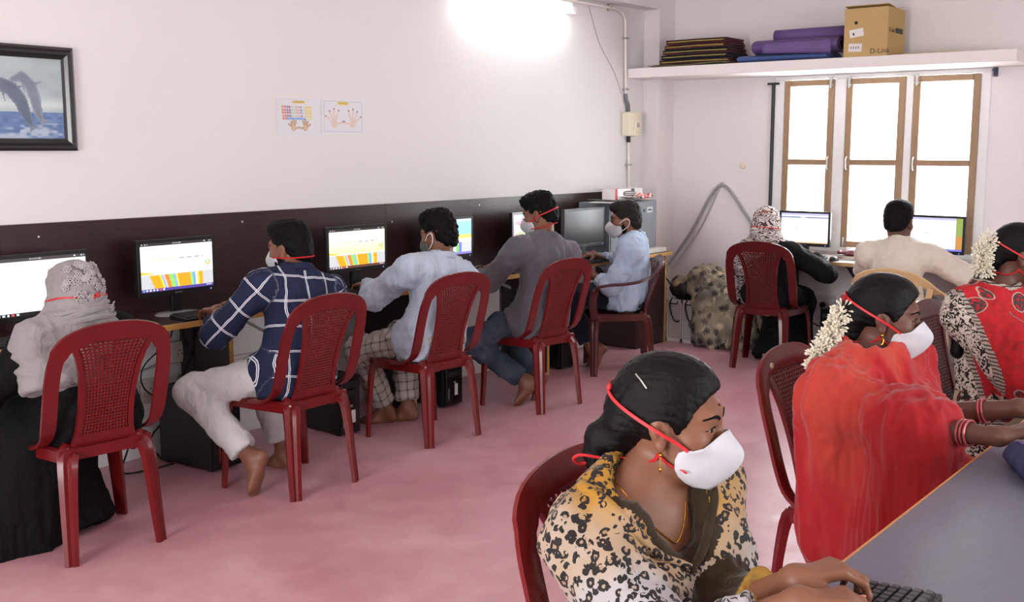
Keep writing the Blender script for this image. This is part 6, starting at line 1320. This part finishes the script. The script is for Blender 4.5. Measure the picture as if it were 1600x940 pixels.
pr = b.torso(.03) + [Cone(b.pel + b.up * .1 + b.fw * .03, b.pel - b.up * .16 + b.fw * .03, .165, .19, b.fw, .85, k=.06), Cone(b.sh['R'], b.el['R'], .085, .085, k=.05), Cone(b.el['R'], b.el['R'] + (b.wr['R'] - b.el['R']) * .42, .075, .06, k=.05, fb=True), Cone(b.el['R'] + (b.wr['R'] - b.el['R']) * .22 - (0, 0, .02), b.el['R'] + (b.wr['R'] - b.el['R']) * .22 - (0, 0, .30), .06, .075, b.fw, .9, k=.06), Cone(b.el['R'] - (0, 0, .0), b.el['R'] - (-.02, -.02, .33), .09, .11, k=.06), Cone(b.nb + b.fw * .05 - b.up * .0, b.ch - b.up * .1 + b.fw * .13, .085, .10, k=.05), Cone(b.nb - b.fw * .03, b.nb + b.up * .012, .085, .07, k=.04)]
hole = [Ell(b.nb + b.up * .09 + b.fw * .02, (.062, .068, .075), T3, k=.01), Half(b.pel - b.fw * .105, -b.fw, .02)]
hole[1].n = b.fw; hole[1].c = b.ch - b.fw * .065; hole.append(ck)
pr += [Cone(b.sh['R'] + b.rt * .0, b.pel + b.rt * .17 + b.fw * .02 - b.up * .1, .10, .15, k=.07), Cone(b.sh['L'] + b.fw * .03, b.ch - b.up * .22 + b.fw * .12 - b.rt * .05, .07, .09, k=.06), Cone(b.el['R'] * .6 + b.pel * .4 + b.fw * .05, b.pel + b.rt * .2 + b.fw * .2 - b.up * .12, .12, .13, k=.08)]
sdf_obj('red_dupatta', pr, .007, rv, root, base, hole, folds(.010, (24, 24, 2.2), 75, .002, 22))
skirt(b, root, base, rv, .22, seed=76, amp=.010, g=.03, cut=ck)
H = b.H; hs1 = b.hs; P = lambda x, y, z: b.hd + H @ (np.array((x, y, z)) * hs1); E = lambda p, r, k=.02: Ell(P(*p), np.array(r) * hs1, H, k)
hw_ = [E((0, -.020, .033), (.079, .102, .089), .02), E((0, -.0, .066), (.066, .088, .058), .03), E((.05, -.005, .02), (.03, .05, .05), .02), E((-.05, -.005, .02), (.03, .05, .05), .02), E((0, -.095, -.03), (.058, .042, .07), .03), E((0, -.10, -.075), (.05, .036, .035), .02)]
hsub = [E((0, .135, -.03), (.125, .102, .118), .010), E((.083, .004, -.034), (.026, .030, .050), .008), E((-.083, .004, -.034), (.026, .030, .050), .008), E((0, .02, -.105), (.075, .085, .055), .012)]
add_hair(b, root, base, hw_, hsub, .004, m_hairw, lambda V: .0014 * vnoise((V - b.hd) @ H * np.array((150, 22, 150)), 7), 'hair')
hpm, hsm = head_surf(b); eyes_brows(root, base, b.hd, H, hs1); mask_obj(root, base, b.hd, H, m_white_mask, m_red_strap, 'head', hw_ + hpm + b.neck(), hs1)
garland(root, base, [P(.045, -.122, .005), P(.05, -.135, -.045), P(.06, -.15, -.09), P(.075, -.17, -.135), P(.085, -.172, -.18)], .034, 650, 4, .85)
MB().ball(P(.04, -.125, .04), .011, 8).build('rose_bud', M('red_bud', '8a1620', .7), root, base=base, smooth=True)
for sx in (1, -1):
    e = P(sx * .079, .002, -.048); er = MB().ball(e, .005, 8).build('earring', m_gold, root, base=base, smooth=True); A = H; MB().tube([e + A @ np.array((0, math.sin(t) * .006, -.018 + math.cos(t) * .01)) for t in np.linspace(0, 2 * math.pi, 17)[:-1]], .0018, 6, closed=True).build('drop', m_gold, er, base=base, smooth=True)
m_bang = M('pink_gold_bangle', 'b05a5e', .3, .6, 300, metal=.5)
for k, fr in (('R', .60), ('R', .645), ('R', .69), ('L', .58), ('L', .62)):
    e = b.el[k]; ax = U3(b.wr[k] - e); p = e + (b.wr[k] - e) * fr; A = frameM(ax); MB().tube([p + A @ np.array((math.cos(t) * .0335, 0, math.sin(t) * .0335)) for t in np.linspace(0, 2 * math.pi, 25)[:-1]], .0038, 6, closed=True).build('bangle', m_bang, root, base=base, smooth=True)
MB().ball(b.nb + b.fw * .125 + b.up * -.05 + b.rt * .03, (.017, .017, .02), 10).build('black_pendant', m_blk, root, base=base, smooth=True)

# ---- woman in red printed sari at the right edge
root, base = person('person in red printed sari with white jasmine at the right edge of the photo', (4.68, 1.12))
b = Body((4.70, 1.12, .53), (4.675, 1.15, .93), (4.73, 1.09, 1.125), (.45, -.89, -.15), (-.93, .36, 0), dict(R=arm((4.5, .74, .81), (.4, -.9, -.05), (-.8, .25, -.5)), L=arm((4.85, .74, .81), (.1, -1, -.05), (.7, .3, -.7))), dict(L=leg((4.8, .7, .09), (.1, -1, 0), (0, -1, .3)), R=leg((4.6, .7, .09), (-.1, -1, 0), (0, -1, .3))), s=1.0, hs=1.0, fem=True, sw=.18)
make_body(b, root, base, SK_D, vox=.011, hv=.0045, hdv=.005, barefoot=False, cut=back_cut(4.68, 1.18, 176))
T3 = np.stack([b.rt, b.fw, b.up], 1); tI = np.array((.615, -.788, 0)); ref = np.array((4.56, 1.16, 0))
pr = b.torso(.022) + b.uarm('R', .03) + b.farm('R', .022, .35, True) + b.uarm('L', .02) + [Cone(b.pel + b.up * .1, b.pel - b.up * .14, .175, .20, b.fw, .85, k=.05), Cone(b.sh['R'], b.el['R'] - (0, 0, .1), .09, .10, k=.06), Cone(b.nb - b.fw * .02, b.ch - b.up * .1 - b.fw * .07, .08, .11, k=.05)]
hole = [Ell(b.nb + b.up * .07 + b.fw * .01, (.075, .08, .06), T3, k=.01), Ell(b.nb - b.fw * .10 + b.up * .02, (.06, .05, .06), T3, k=.02)]
def zone2(C):
    u = (C - ref) @ tI; z = C[:, 2]; d = field(hole, C); e = u + .26 * (z - .92); k = np.zeros(len(C), int); k[e < -.10] = 2; k[e < -.12] = 1
    e2 = u - .13 + .30 * (.80 - z) + .02 * np.sign(np.sin(z * 30)); k[e2 > 0] = 2; k[e2 > .045] = 3; k[d < .022] = 2; return k
sdf_obj('sari', pr, .006, [sari_red(), vine_print(), ladder_print(), beige_print()], root, base, hole + [back_cut(4.68, 1.18, 176)], folds(.008, (11, 11, 5), 85, .002, 30), midx=zone2)
skirt(b, root, base, MAT.get('x') or bpy.data.materials['beige_paisley_print'], .22, seed=86)
H = b.H; P = lambda x, y, z: b.hd + H @ np.array((x, y, z)); E = lambda p, r, k=.02: Ell(P(*p), r, H, k)
hw_ = [E((0, -.020, .033), (.079, .102, .089), .02), E((0, -.0, .066), (.066, .088, .058), .03), E((.055, .015, .02), (.025, .05, .05), .02), E((-.055, .015, .02), (.025, .05, .05), .02), E((0, -.10, -.03), (.05, .04, .055), .03)]
br = [(0, -.11, -.06), (.01, -.125, -.12), (.03, -.15, -.18), (.05, -.17, -.24), (.07, -.18, -.32), (.08, -.17, -.42)]
for i in range(5): hw_.append(Cone(P(*br[i]), P(*br[i + 1]), .03 if i % 2 else .024, .022 if i % 2 else .03, k=.01))
add_hair(b, root, base, hw_, hsub := [E((0, .106, -.05), (.074, .052, .112), .012), E((.085, .0, -.03), (.03, .03, .045), .008), E((-.085, .0, -.03), (.03, .03, .045), .008), E((0, .02, -.105), (.075, .085, .055), .012)], .005, m_hairw, lambda V: .0014 * vnoise((V - b.hd) @ H * np.array((150, 22, 150)), 7), 'hair')
hpm, hsm = head_surf(b); eyes_brows(root, base, b.hd, H, 1.); mask_obj(root, base, b.hd, H, m_white_mask, m_red_strap, 'head', hw_[:5] + hpm + b.neck())
garland(root, base, [P(.03, -.135, .045), P(.05, -.15, .0), P(.055, -.145, -.05), P(.045, -.13, -.085)], .040, 620, 9, .85)
